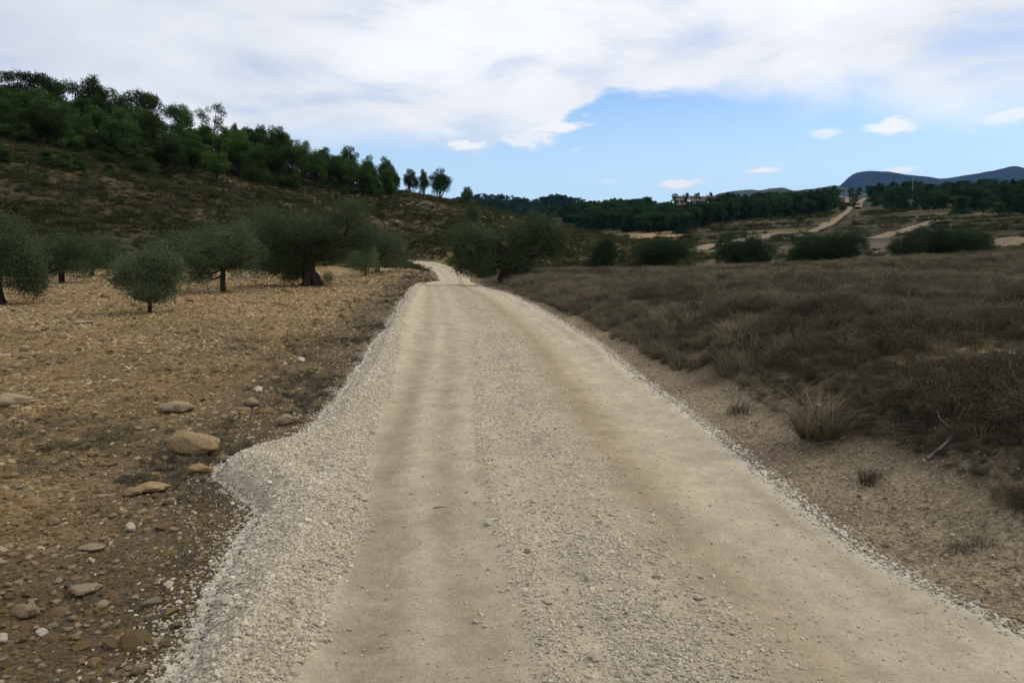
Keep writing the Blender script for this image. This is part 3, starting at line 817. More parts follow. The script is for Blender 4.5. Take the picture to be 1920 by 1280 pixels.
# the belt below the skyline: rows from the skyline down to the lower fringe
ZN = [(-60, 230, 'left third'), (230, 480, 'middle third'), (480, 760, 'right third')]
lowv = lambda u: np.interp(u, [-100, 0, 200, 300, 450, 560, 650, 760], [232, 242, 292, 325, 330, 342, 350, 358])
topv = lambda u: np.interp(u, [-100, 0, 150, 300, 450, 560, 650, 760], [200, 200, 220, 240, 274, 292, 315, 340])
nb = 0
hp_ok = lambda u, vb: u < 735
for row in range(5):
    f = (row + .4) / 5
    u = -70 + random.random() * 20
    while u < 745 - row * 4:
        vb = topv(u) * (1 - f) + lowv(u) * f + random.uniform(-7, 7)
        wpx = random.uniform(50, 84) * np.interp(u, [0, 400, 760], [1.1, 1.0, .62])
        try: px, py, pz = hit(u, vb + 6 + row * 2, 60, 200)
        except Exception: u += 20; continue
        r = math.hypot(px, py)
        if 70 < r < 165 and hp_ok(u, vb):
            zn = [z for z in ZN if z[0] <= u < z[1]] or [ZN[-1]]
            rown = ('upper', 'upper', 'middle', 'middle', 'lower')[row]
            kind = random.choice(['round', 'full', 'full', 'bushy', 'umbrella'] if row < 2 else ['bushy', 'full', 'round', 'full'] if row < 4 else ['bushy', 'full'])
            kn = {'round': 'round-crowned pine', 'bushy': 'low-branched pine', 'umbrella': 'flat-crowned pine', 'full': 'dome-crowned pine'}[kind]
            hp = min(wpx * random.uniform(.8, 1.2), vb - np.interp(u, [-60, 40, 70, 120, 155, 190, 240, 290, 345, 375, 440, 526, 570, 612, 657, 700, 745], [158, 165, 152, 158, 186, 158, 172, 184, 200, 222, 234, 236, 258, 276, 274, 292, 325]))
            tree_px(u, r, vb - hp, wpx, kind, kn + ' packed in the %s row of the hillside belt, %s' % (rown, zn[0][2]),
                    kn + 's of the %s row, %s of the belt' % (rown, zn[0][2]), nb); nb += 1
        u += wpx * random.uniform(.42, .68)
for u, vb, w in [(0, 300, 50), (15, 305, 40), (100, 312, 38), (130, 318, 42), (160, 322, 36), (215, 330, 30), (318, 335, 22), (405, 345, 18), (612, 343, 18), (560, 352, 20), (630, 358, 34), (655, 362, 40), (690, 362, 34), (590, 338, 22)]:
    px, py, pz = hit(u, vb, 55, 200)
    tree_px(u, math.hypot(px, py), vb - w * .85, w, 'bushy', 'young bright green pine bush below the pine belt on the open slope', 'young pine bushes below the belt', nb); nb += 1

# ------------------------------------------------------------------ olive trees
GR = 'olive trees in the row beyond the dry bank'
M_olive_d = leaf_mat('dark_olive_leaves', (.018, .036, .018), (.085, .13, .065), .2, .1)


def olive(u, vb, vtop, wpx, lobes, label, seed, nleaf=9000, trunk_w=.10, leaf=.085, r=None, stems=1, group=None, sprout=False, lean=0.0, stem_h=.32, tintk=0.0, bottom=.13):
    g = np.random.default_rng(seed)
    if r is None: x, y, z = hit(u, vb, 2, 120)
    else:
        a, e = azel(u, 430); x, y = r * math.sin(a), r * math.cos(a); z = float(H(x, y, False)[0])
    r = math.hypot(x, y); aa, bb, cc = ray(u, vtop); h = CAMH + r * float(cc) / math.hypot(float(aa), float(bb)) - z
    w = wpx / F * r
    t = bpy.data.objects.new('olive_tree', None); COL.objects.link(t); t.location = (x, y, z - .02); t.empty_display_size = .3
    t['label'] = label; t['category'] = 'tree'; t['group'] = group or 'olive trees of the orchard'
    cen = []; rad = []; nleaf = int(nleaf * 2.2); leaf *= .9
    for (lx_, lz, rw, rh) in lobes:
        rw *= 1.12; rh *= 1.1; lz = lz * .94                    # lobe: offset from the trunk and radii, as fractions of width / height
        for _ in range(9):
            d = g.normal(size=3); d /= np.linalg.norm(d); q = .70 * g.random() ** .4
            cen.append((lx_ * w + d[0] * rw * w * q, d[1] * rw * w * q, lz * h + d[2] * rh * h * q)); e = .30 + .24 * g.random(); rad.append((rw * w * e, rw * w * e, rh * h * e))
    cen = np.array(cen); rad = np.array(rad)
    S = Soup(); P, d, k = clump_pts(g, cen, rad, nleaf, .62)
    stray = g.random(nleaf) < (.08 if group == GR else .18)
    P = P + d * (stray * g.random(nleaf) * .16 * min(w, h) * .6)[:, None] + np.array([0, 0, 1]) * (stray * (d[:, 2] > .2) * g.random(nleaf) * .05 * h)[:, None]
    zl, zh = np.percentile(P[:, 2], [1.5, 98.5]); P[:, 2] = bottom * h + (P[:, 2] - zl) / (zh - zl) * (1 - bottom) * h * .98
    x0_, x1_ = np.percentile(P[:, 0], [1, 99]); fx_ = .98 * w / (x1_ - x0_); P[:, 0] *= fx_; P[:, 1] *= .5 + .5 * fx_
    cen[:, 2] = bottom * h + (cen[:, 2] - zl) / (zh - zl) * (1 - bottom) * h; cen[:, 0] *= fx_
    P[:, 2] = np.maximum(P[:, 2], .03 * h + .03 * g.random(nleaf))
    nrm = d + g.normal(size=d.shape) * .8; nrm /= np.linalg.norm(nrm, axis=1)[:, None]
    ct = g.random(len(cen))
    al = d * np.array([.7, .7, .4]) + np.array([0, 0, .35])
    S.leaves(P, nrm, leaf * (.6 + .8 * g.random(nleaf)), leaf * .36 * (.7 + .6 * g.random(nleaf)), np.clip(.35 * ct[k] + .55 * g.random(nleaf) + tintk, 0, 1), g, align=al)
    link('crown', S.mesh('olive_crown', M_olive_d if group == GR else M_olive), t)
    V = []; Fc = []; tw = trunk_w * w
    if tw > .34:                                        # an old gnarled trunk, flared at the foot
        top = np.array([lean * w, 0, stem_h * h])
        pth = bend_path((0, 0, -.08), top, g, 6, .05)
        rd = [tw * q for q in (.58, .42, .36, .33, .34, .3, .22)]
        tube(V, Fc, pth, rd, 12, g, .16)
        for i in range(3):
            a = g.random() * 6.28; tube(V, Fc, [(math.cos(a) * tw * .6, math.sin(a) * tw * .6, -.05), (math.cos(a) * tw * .35, math.sin(a) * tw * .35, .35), tuple(pth[3])], [tw * .25, tw * .22, tw * .1], 7, g, .2)
    else:
        pth = bend_path((0, 0, -.05), (lean * w, 0, stem_h * h), g, 5, .05); tube(V, Fc, pth, [tw * .62, tw * .5, tw * .46, tw * .44, tw * .42, tw * .36], 8, g, .1); top = np.array(pth[-1])
    for c_ in cen[::2]:
        P_ = bend_path(pth[-1] if g.random() < .7 else pth[-2], c_, g, 4, .10); q = tw * .15 if tw > .34 else tw * .2
        tube(V, Fc, P_, [q, q * .8, q * .6, q * .4, q * .2], 6, g, .1)
    link('trunk', mesh_np('olive_trunk', V, Fc, M_bark, True), t)
    if sprout:
        S = Soup(); n = 900; c2 = np.array([(tw * .9, 0, .25), (-tw * 1.2, .1, .2), (tw * 1.1, -.2, .35)]); P, d, k = clump_pts(g, c2, np.array([(.28, .28, .28), (.3, .25, .2), (.22, .2, .3)]), n, .3)
        P[:, 2] = np.maximum(P[:, 2], .03); S.leaves(P, d, leaf * .8, leaf * .3, g.random(n), g)
        link('basal_shoots', S.mesh('basal_shoots', M_olive), t, label='low suckers growing round the trunk foot')
    return t


olive(4, 570, 408, 150, [(.0, .68, .34, .30), (.28, .52, .22, .30), (-.3, .6, .25, .3)], 'olive tree cut by the left edge of the view', 11, 15000, .085, .075, stem_h=.4)
olive(117, 531, 440, 108, [(-.05, .62, .36, .30), (.22, .6, .28, .3), (-.28, .55, .2, .3)], 'dark low olive on a short visible trunk, second from the left edge', 12, 8000, .09, .085)
olive(172, 517, 441, 84, [(.0, .58, .42, .36), (.25, .55, .24, .3)], 'olive partly hidden behind the second one from the left', 13, 6500, .09, .09, stem_h=.3)
olive(281, 586, 463, 116, [(-.04, .52, .36, .30), (.14, .66, .26, .24), (-.2, .5, .24, .26), (.05, .3, .3, .14)], 'young pale olive nearest the camera with a thin straight stem', 14, 9500, .055, .062, stem_h=.4, tintk=.22, bottom=.2)
olive(340, 527, 436, 90, [(.0, .62, .40, .34), (-.2, .5, .26, .3)], 'olive half hidden behind the front of the middle pair', 15, 6500, .09, .085)
olive(420, 547, 418, 138, [(-.06, .62, .38, .32), (.22, .60, .28, .32), (-.25, .45, .25, .26)], 'round olive with yellowish top on a thin dark trunk, left of the giant olive', 16, 13000, .075, .072, stem_h=.34, tintk=.12, bottom=.18)
olive(580, 536, 382, 224, [(-.24, .64, .25, .28), (.06, .74, .26, .25), (.30, .74, .21, .25), (-.36, .42, .13, .28), (.38, .60, .12, .22), (-.20, .36, .22, .24), (-.05, .55, .3, .25), (.20, .50, .16, .18), (-.32, .26, .13, .14), (-.12, .22, .12, .12)],
      'giant old olive with a thick gnarled trunk in the middle of the orchard', 17, 30000, .155, .078, sprout=True, stem_h=.38, lean=-.02)
olive(706, 511, 428, 128, [(-.12, .58, .34, .36), (.22, .55, .30, .36), (.05, .7, .3, .26)], 'wide dark olive behind the small one beside the road', 18, 9500, .08, .085, stem_h=.3)
olive(685, 518, 458, 58, [(.0, .56, .44, .34), (.05, .72, .3, .24)], 'small pale young olive standing in front of the wide dark one', 19, 4500, .05, .075, stem_h=.25, tintk=.3)
olive(956, 523, 409, 206, [(-.30, .52, .19, .34), (.22, .66, .21, .30), (.04, .52, .14, .26), (-.42, .40, .08, .26), (.40, .54, .10, .24), (.10, .34, .18, .22), (-.28, .26, .18, .16), (-.15, .5, .12, .24)],
      'large two-lobed olive with a thick dark trunk at the right of the road bend', 20, 26000, .16, .085, stem_h=.35, lean=.0, sprout=True)
GR = 'olive trees in the row beyond the dry bank'
olive(1126, 503, 450, 68, [(.0, .55, .46, .42), (.1, .5, .4, .4)], 'smallest round olive of the row beyond the bank, leftmost', 21, 12649, .1, .09, r=46, group=GR, stem_h=.25, bottom=.02)
olive(1240, 503, 448, 100, [(-.18, .56, .32, .42), (.18, .52, .34, .38), (.0, .6, .34, .38)], 'olive with a straight trunk, second of the row beyond the bank', 22, 17250, .08, .09, r=46, group=GR, stem_h=.25, bottom=.02)
olive(1400, 497, 443, 94, [(-.24, .55, .28, .42), (.24, .55, .28, .42), (0, .45, .3, .35)], 'twin-lobed olive, third of the row beyond the bank', 23, 17250, .08, .09, r=46, group=GR, stem_h=.25, bottom=.02)
olive(1560, 486, 430, 124, [(-.26, .5, .26, .42), (.2, .58, .3, .40), (0, .4, .3, .35)], 'wide twin-lobed olive, fourth of the row beyond the bank', 24, 20700, .07, .09, r=47, group=GR, stem_h=.25, bottom=.02)
olive(1772, 474, 420, 150, [(-.05, .58, .26, .42), (.26, .42, .24, .34), (-.3, .4, .22, .34), (.05, .4, .3, .3)], 'broadest bushy olive at the right end of the row beyond the bank', 25, 23000, .06, .09, r=48, group=GR, stem_h=.25, bottom=.02)
olive(888, 410, 376, 32, [(0, .5, .46, .45)], 'small dark evergreen bush on the ridge slope below the lone pine', 26, 1200, .1, .25, r=118, group='evergreen bushes on the slope', stem_h=.2)

# ------------------------------------------------------------------ instanced ground cover
PROTO = bpy.data.collections.new('prototypes')


def proto_coll(name, meshes):
    c_ = bpy.data.collections.new(name)
    for i, m in enumerate(meshes):
        o = bpy.data.objects.new('%s_%02d' % (name, i), m); c_.objects.link(o)
    return c_


def scatter(name, coll, nvar, P, rot, scl, label, category=None, kind='stuff'):
    n = len(P)
    me = bpy.data.meshes.new(name); me.vertices.add(n); me.vertices.foreach_set('co', np.asarray(P, np.float32).reshape(-1))
    for k, ty, arr, f in (('rot', 'FLOAT_VECTOR', rot, 'vector'), ('scl', 'FLOAT_VECTOR', scl, 'vector'), ('idx', 'INT', rng.integers(0, nvar, n), 'value')):
        a = me.attributes.new(k, ty, 'POINT'); a.data.foreach_set(f, np.asarray(arr, np.int32 if ty == 'INT' else np.float32).reshape(-1))
    o = link(name, me, kind=kind, label=label)
    ng = bpy.data.node_groups.new(name + '_nodes', 'GeometryNodeTree')
    ng.interface.new_socket('Geometry', in_out='INPUT', socket_type='NodeSocketGeometry'); ng.interface.new_socket('Geometry', in_out='OUTPUT', socket_type='NodeSocketGeometry')
    A = ng.nodes.new; L = ng.links.new
    gi = A('NodeGroupInput'); go = A('NodeGroupOutput'); ip = A('GeometryNodeInstanceOnPoints'); ci = A('GeometryNodeCollectionInfo')
    ci.inputs['Collection'].default_value = coll; ci.inputs['Separate Children'].default_value = True; ci.inputs['Reset Children'].default_value = True
    ip.inputs['Pick Instance'].default_value = True
    def at(nm, ty):
        q = A('GeometryNodeInputNamedAttribute'); q.data_type = ty; q.inputs['Name'].default_value = nm
        return [s for s in q.outputs if s.enabled and s.name == 'Attribute'][0]
    L(gi.outputs[0], ip.inputs['Points']); L(ci.outputs[0], ip.inputs['Instance'])
    L(at('idx', 'INT'), ip.inputs['Instance Index']); L(at('rot', 'FLOAT_VECTOR'), ip.inputs['Rotation']); L(at('scl', 'FLOAT_VECTOR'), ip.inputs['Scale'])
    L(ip.outputs[0], go.inputs[0])
    md = o.modifiers.new('scatter', 'NODES'); md.node_group = ng
    return o


def rock_mesh(seed, mat, flat=.7, sub=2, amp=.35, name='stone'):
    import bmesh
    bm = bmesh.new(); bmesh.ops.create_icosphere(bm, subdivisions=sub, radius=.5)
    V = np.array([v.co[:] for v in bm.verts])
    d = V / np.linalg.norm(V, axis=1)[:, None]
    n = (vn3(d * 1.3 + seed * 3.1, seed) - .5) * 2 * amp + (vn3(d * 3.1 + seed, seed + 3) - .5) * amp * .8
    V = d * .5 * (1 + n)[:, None]
    gg = np.random.default_rng(seed)
    for _ in range(5):                                  # chisel a few flat facets
        q = gg.normal(size=3); q /= np.linalg.norm(q); h = .36 + .08 * gg.random(); t = V @ q; V = V - np.outer(np.maximum(t - h, 0), q) * .9
    V[:, 2] *= flat; V[:, 0] *= 1 + .25 * gg.random()
    for v, c_ in zip(bm.verts, V): v.co = c_
    me = bpy.data.meshes.new(name); bm.to_mesh(me); bm.free(); me.materials.append(mat)
    me.polygons.foreach_set('use_smooth', [sub > 2] * len(me.polygons))
    return me


def tuft_mesh(seed, mat, n=46, h=1.0, spread=.45, w=.012, curl=.5, name='tuft'):
    g = np.random.default_rng(seed); V = []; Fc = []; T = []
    for i in range(n):
        a = g.random() * 6.28; q = g.random() ** .7 * spread * .45; b = np.array([math.cos(a) * q, math.sin(a) * q, 0])
        a2 = a + g.normal() * .7; d = np.array([math.cos(a2), math.sin(a2), 0]); hh = h * (.4 + .6 * g.random()); out = curl * (.3 + g.random()) * hh
        side = np.array([-d[1], d[0], 0]) * w * (.6 + .8 * g.random())
        p1 = b + d * out * .35 + np.array([0, 0, hh * .6]); p2 = b + d * out + np.array([0, 0, hh * (.75 + .25 * g.random())])
        k = len(V); V += [b - side, b + side, p1 + side * .8, p1 - side * .8, p2]; Fc += [(k, k + 1, k + 2, k + 3), (k + 3, k + 2, k + 4)]; T += [g.random()] * 5
    return mesh_np(name, V, Fc, mat, False, {'tint': ('FLOAT', T)})


def bush_mesh(seed, mat, n=260, size=.09, name='bush'):
    g = np.random.default_rng(seed); k = 7
    cen = np.column_stack([g.normal(size=k) * .22, g.normal(size=k) * .22, .22 + .22 * g.random(k)]); rad = np.column_stack([.16 + .14 * g.random((k, 2)), .16 + .12 * g.random(k)])
    S = Soup(); P, d, kk = clump_pts(g, cen, rad, n, .35); P[:, 2] = np.maximum(P[:, 2], .01)
    nrm = d + g.normal(size=d.shape) * .7; nrm /= np.linalg.norm(nrm, axis=1)[:, None]
    S.leaves(P, nrm, size * (.6 + .8 * g.random(n)), size * .3, g.random(n) * .7 + .3 * g.random(k)[kk], g, align=np.tile([0, 0, .8], (n, 1)) + d * .5)
    return S.mesh(name, mat)


def twig_mesh(seed, mat, n=30, name='twigs'):
    g = np.random.default_rng(seed); V = []; Fc = []; T = []
    for i in range(n):
        a = g.random() * 6.28; p = np.zeros(3); d = np.array([math.cos(a) * .8, math.sin(a) * .8, .35 + .9 * g.random()]); d /= np.linalg.norm(d); w = .010; t = g.random(); L_ = .22 + .2 * g.random()
        for s_ in range(3):
            q = p + d * L_; side = np.cross(d, [0, 0, 1]); side = side / (np.linalg.norm(side) + 1e-6) * w
            k = len(V); V += [p - side, p + side, q + side * .7, q - side * .7]; Fc.append((k, k + 1, k + 2, k + 3)); T += [t] * 4
            p = q; d = d + g.normal(size=3) * .45; d /= np.linalg.norm(d); w *= .7; L_ *= .75
    return mesh_np(name, V, Fc, mat, False, {'tint': ('FLOAT', T)})


C_stone = proto_coll('field_stone_kinds', [rock_mesh(200 + i, M_stone, .6, 1, .5) for i in range(6)])
C_grav = proto_coll('gravel_kinds', [rock_mesh(220 + i, M_gravel, .75, 1) for i in range(6)])
C_clod = proto_coll('clod_kinds', [rock_mesh(240 + i, M_clod, .6, 1, .5) for i in range(5)])
C_tuft = proto_coll('dry_tuft_kinds', [tuft_mesh(260 + i, M_straw if i % 2 else M_dry, 80, .9, .7, .007, .8) for i in range(4)] + [tuft_mesh(270 + i, M_dry if i else M_straw, 80, .8, .8, .007, 1.0) for i in range(3)])
C_grey = proto_coll('grey_brush_kinds', [bush_mesh(280 + i, M_grey, 800, .06) for i in range(4)] + [twig_mesh(285 + i, M_grey, 60) for i in range(2)] + [tuft_mesh(288, M_dry, 90, .6, .9, .007, 1.0)])
C_scrub = proto_coll('scrub_kinds', [bush_mesh(300 + i, M_shrub, 170, .14) for i in range(4)] + [tuft_mesh(305 + i, M_htuft, 60, .5, .9, .03, .9) for i in range(3)])
C_litter = proto_coll('litter_kinds', [twig_mesh(310 + i, M_grey, 14) for i in range(3)])


def samp(n, r0, r1, a0, a1, p=1.0):
    """random points in an annular sector; p=1 gives density ~ 1/r^2 per area, p=2 even density per ring width"""
    u = rng.random(n); r = np.exp(math.log(r0) + u * math.log(r1 / r0)) if p == 0 else (r0 ** p + u * (r1 ** p - r0 ** p)) ** (1 / p)
    a = a0 + rng.random(n) * (a1 - a0); return r * np.sin(a), r * np.cos(a), r


def rots(n, tilt=.25): return np.column_stack([rng.normal(size=n) * tilt, rng.normal(size=n) * tilt, rng.random(n) * 6.28])


# field stones and clods
x, y, r = samp(60000, 2.2, 48, -.78, 0.05, .45); sl = xl(y) - x; k = sl > .05 + .5 * rng.random(len(x)) ** 2
x, y, r = x[k], y[k], r[k]; n = len(x)
sz = np.exp(rng.normal(size=n) * .55) * (.012 + .0014 * r); sz = np.minimum(sz, .05 + .0014 * r) * (.75 + .25 * ss(xl(y) - x, .3, 2))
dens = rng.random(n) < (.25 + .75 * ss(fbm(x, y, 1.1, 3, 111), -.35, .35)) * (.45 + .55 * ss(r, 3.2, 6.5)); x, y, sz, r = x[dens], y[dens], sz[dens], r[dens]; n = len(x)
S3 = np.column_stack([sz * (.8 + .6 * rng.random(n)), sz * (.8 + .5 * rng.random(n)), sz * (.6 + .5 * rng.random(n))])
scatter('field_stones', C_stone, 6, np.column_stack([x, y, H(x, y) + sz * .04]), rots(n), S3, 'scattered small pale stones across the ploughed orchard soil')
x, y, r = samp(90000, 2.2, 40, -.78, 0.05, .35); k = xl(y) - x > .1; x, y, r = x[k], y[k], r[k]; n = len(x)
sz = np.exp(rng.normal(size=n) * .6) * (.012 + .0012 * r); S3 = np.column_stack([sz, sz * .9, sz * .7])
scatter('soil_clods', C_clod, 5, np.column_stack([x, y, H(x, y)]), rots(n), S3, 'brown clods of ploughed soil')

# road gravel


def road_pts(n, s0, s1, y0, y1, p=.4):
    yy = (y0 ** p + rng.random(n) * (y1 ** p - y0 ** p)) ** (1 / p); s = s0 + (s1 - s0) * rng.random(n)
    return xl(yy) + (xr(yy) - xl(yy)) * s, yy, s


def road_gravel(name, n, s0, s1, y0, y1, base, label, p=.4, thr=None, edge=None, coll=None):
    x, y, s = road_pts(n, s0, s1, y0, y1, p)
    if edge is not None:
        w = xr(y) - xl(y); L_ = s * w if s1 < .5 else (1 - s) * w
        k = rng.random(n) < np.exp(-(np.maximum(L_ - edge[0], 0) / edge[1]) ** 2); x, y, s = x[k], y[k], s[k]
    if thr is not None:
        k = rng.random(len(x)) < thr(x, y, s); x, y, s = x[k], y[k], s[k]
    n = len(x); sz = np.minimum(np.exp(rng.normal(size=n) * .42) * base, base * 2.6) * (1 + y * .02)
    S3 = np.column_stack([sz * (.8 + .5 * rng.random(n)), sz * (.8 + .4 * rng.random(n)), sz * (.6 + .4 * rng.random(n))])
    z = np.maximum(road_z(x, y, s), H(x, y))
    scatter(name, coll or C_grav, 6, np.column_stack([x, y, z + sz * .12]), rots(n, .5), S3, label)


road_gravel('berm_gravel', 170000, -.012, .42, 1.9, 30, .0108, 'loose pale crushed gravel heaped along the left road edge', .3, lambda x, y, s: ss(gext(y) - (x - xbase(y)) - .06 * fbm(x, y, .3, 3, 95), -.07, .02) * np.where(y < 99, 1, 0))
C_white = proto_coll('white_gravel_kinds', [rock_mesh(225 + i, plain('white_gravel_%d' % i, (.70, .66, .59), (.56, .51, .44), 60, .002, 90, .2), .75, 1) for i in range(6)])
road_gravel('white_gravel', 46000, -.012, .30, 1.9, 30, .0125, 'whiter gravel grains along the rim and crest of the left berm', .3, lambda x, y, s: .8 * np.exp(-((x - xl(y)) / .11) ** 2) + .55 * np.exp(-((x - xbase(y) - gext(y) * .62) / .05) ** 2) * ss(fbm(x, y, .8, 2, 94), -.2, .3), None, C_white)
road_gravel('white_gravel', 9000, .93, 1.01, 2.0, 30, .012, 'whiter gravel grains along the right road rim', .3, lambda x, y, s: np.exp(-((xr(y) - x) / .07) ** 2), None, C_white)
yy = (1.9 ** .3 + rng.random(9000) * (22 ** .3 - 1.9 ** .3)) ** (1 / .3); x = xl(yy) - rng.exponential(.11, 9000); n = len(x); sz = np.exp(rng.normal(size=n) * .4) * .010
scatter('spilt_gravel', C_grav, 6, np.column_stack([x, yy, H(x, yy) + sz * .15]), rots(n, .5), np.column_stack([sz * 1.2, sz, sz * .8]), 'gravel grains spilt from the left road edge onto the soil')
road_gravel('centre_gravel', 120000, .34, .82, 1.9, 26, .0095, 'loose gravel strip between the wheel tracks', .25, lambda x, y, s: (.35 + .65 * ss(fbm(x, y, .55, 3, 99), -.2, .3)) * np.exp(-((sfrac(x, y) - .55) / .10) ** 2) + .9 * np.exp(-((sfrac(x, y) - .43) / .018) ** 2) * (y < 12))
road_gravel('edge_gravel', 26000, .80, 1.02, 2.2, 30, .0115, 'pale grit along the right road edge', .3, None, (.02, .09))
road_gravel('loose_gravel', 14000, .05, .98, 1.9, 20, .007, 'single grit grains lying on the wheel tracks', .35)
# reddish grit on the right shoulder
yy = (2.3 ** .4 + rng.random(11000) * (25 ** .4 - 2.3 ** .4)) ** 2.5; s = np.abs(rng.normal(size=11000)) * .5 + .02
x = xr(yy) + s; n = len(x); sz = np.exp(rng.normal(size=n) * .4) * .012
C_red = proto_coll('shoulder_grit_kinds', [rock_mesh(320 + i, plain('red_grit_%d' % i, c1, c2, 30, .002, 80, .3), .7, 1) for i, (c1, c2) in enumerate([((.27, .195, .14), (.18, .125, .09)), ((.36, .26, .17), (.25, .18, .12)), ((.45, .40, .33), (.34, .29, .23))])])
scatter('shoulder_grit', C_red, 3, np.column_stack([x, yy, H(x, yy) + sz * .1]), rots(n, .5), np.column_stack([sz * 1.2, sz, sz * .8]), 'reddish grit on the earth shoulder right of the road')

# dry brush on the right bank
x, y, r = samp(56000, 2.6, 46, 0.0, .80, .70); s = x - xr(y); nz = fbm(x, y, 1.1, 3, 121)
scar = 1.0 - np.hypot((proj(x, y, H(x, y, False))[0] - 1770) / 190, (proj(x, y, H(x, y, False))[1] - 662) / 40)
k = (s > np.interp(y, [4, 11, 15, 25], [.75, .42, .22, .15]) + .3 * nz + .08) & (rng.random(len(x)) < np.maximum(.25 + .75 * ss(nz, -.5, .1), (s < 2.4) * .95) * (1 - .85 * ss(scar, 0, .4)) * (1 - .8 * ss(fbm(x, y, 2.4, 2, 123), .22, .45) * (r < 16) * ss(s, 2.2, 3.0))); x, y, r = x[k], y[k], r[k]; n = len(x)
k = rng.random(n) < np.interp(r, [3, 8, 13, 20], [.94, .85, .45, .15]) + .3 * ss(np.arctan2(x, y), .3, .6) * (r > 8) + 1.0 * (r < 7.5); xb, yb, rb = x[k], y[k], r[k]
pv_ = .55 + .9 * ss(fbm(xb, yb, 1.0, 3, 127), -.4, .5); sz = pv_ * (.14 + .16 * rng.random(len(xb))) * np.interp(rb, [3, 10, 30], [.85, 1.1, 1.1]) * (.5 + .5 * ss(xb - xr(yb), .5, 2.0))
scatter('dry_brush', C_grey, 7, np.column_stack([xb, yb, H(xb, yb) - .015]), rots(len(xb), .25), np.column_stack([sz * 1.2, sz * 1.2, sz]), 'grey brown dry brush covering the bank right of the road')
k = ~k; xb, yb, rb = x[k], y[k], r[k]; pv_ = .6 + .8 * ss(fbm(xb, yb, 1.3, 3, 128), -.4, .5); sz = pv_ * (.13 + .15 * rng.random(len(xb)))
scatter('dry_grass', C_tuft, 7, np.column_stack([xb, yb, H(xb, yb) - .01]), rots(len(xb), .15), np.column_stack([sz * 1.1, sz * 1.1, sz]), 'tawny dry grass over the top of the bank')
x, y, r = samp(16000, 16, 62, -.04, .80, 1.2); s = x - xr(y); k = s > .35; x, y, r = x[k], y[k], r[k]; n = len(x); sz = (.10 + .14 * rng.random(n))
scatter('dry_grass', C_tuft, 7, np.column_stack([x, y, H(x, y) - .01]), rots(n, .15), np.column_stack([sz * 1.4, sz * 1.4, sz]), 'tawny dry grass on the far part of the bank')
# verge weeds left of the road
x, y, r = samp(26000, 2.2, 44, -.6, 0.0, .5); sl = xl(y) - x; nz = fbm(x, y, .8, 3, 131)
k = (sl > .06) & (rng.random(len(x)) < np.exp(-(sl / (.7 + .03 * r)) ** 2) * ss(nz, -.2, .4) * .6); x, y, r = x[k], y[k], r[k]; n = len(x); sz = .03 + .06 * rng.random(n) + .0025 * r
scatter('verge_weeds', C_grey, 7, np.column_stack([x, y, H(x, y) - .005]), rots(n, .35), np.column_stack([sz * 1.6, sz * 1.6, sz]), 'flattened grey dead weeds on the verge left of the road')
x, y, r = samp(9000, 2.2, 16, -.78, -.1, .5); nz = fbm(x, y, 1.4, 3, 133); k = (xl(y) - x > .2) & (rng.random(len(x)) < ss(nz, .0, .4)); x, y = x[k], y[k]; n = len(x); sz = .06 + .08 * rng.random(n)
scatter('dead_stalks', C_litter, 3, np.column_stack([x, y, H(x, y)]), rots(n, .4), np.column_stack([sz * 1.6, sz * 1.6, sz * .6]), 'thin dead stalks lying on the field')

# hillside scrub
x, y, r = samp(60000, 50, 170, -.66, .24, 1.3); nz = fbm(x, y, 6, 3, 141); z = H(x, y, False); u, v = proj(x, y, z)
inroad = (x > xl(y) - 1.0) & (x < xr(y) + .8) & (y < 98)
k = (rng.random(len(x)) < (.35 + .65 * ss(nz, -.3, .3)) * (1 - .7 * ss(np.arctan2(x, y), .06, .12) * (r < 120))) & ~inroad & (y > 0); x, y, r, z = x[k], y[k], r[k], z[k]; n = len(x)
sz = np.exp(rng.normal(size=n) * .45) * .40
scatter('hillside_scrub', C_scrub, 7, np.column_stack([x, y, z - .04]), rots(n, .1), np.column_stack([sz * 1.5, sz * 1.5, sz]), 'low dry scrub covering the slope of the left hill')
# hillside rocks
x, y, r = samp(2600, 58, 168, -.45, .22, 1.3); z = H(x, y, False); inroad = (x > xl(y) - 1.0) & (x < xr(y) + .8) & (y < 98); k = ~inroad & (rng.random(len(x)) < ss(proj(x, y, z)[0], 250, 800)); x, y, z = x[k], y[k], z[k]; n = len(x); sz = np.exp(rng.normal(size=n) * .4) * .24
scatter('hillside_rocks', C_stone, 6, np.column_stack([x, y, z]), rots(n, .2), np.column_stack([sz * 1.3, sz, sz * .7]), 'pale rocks showing between scrub on the slope')
# valley scrub and grass beyond the bank
x, y, r = samp(18000, 60, 300, .06, .78, 1.1); z = H(x, y, False); nz = fbm(x, y, 14, 3, 151); k = (rng.random(len(x)) < ss(nz, -.15, .45)) & clear_trk(x, y, 4.5); x, y, z, r = x[k], y[k], z[k], r[k]; n = len(x); sz = np.exp(rng.normal(size=n) * .35) * (.4 + .0032 * r)
scatter('valley_scrub', C_scrub, 7, np.column_stack([x, y, z - .05]), rots(n, .1), np.column_stack([sz * 1.5, sz * 1.5, sz * .9]), 'low scrub on the terraces of the valley')

# ------------------------------------------------------------------ individual dark shrubs on the hillside
SH = [bush_mesh(400 + i, M_shrub, 420, .10, 'shrub_leaves') for i in range(4)]
SG = [bush_mesh(410 + i, M_green, 420, .10, 'shrub_leaves') for i in range(3)]
SD = [bush_mesh(420 + i, M_grey, 420, .09, 'shrub_leaves') for i in range(3)]


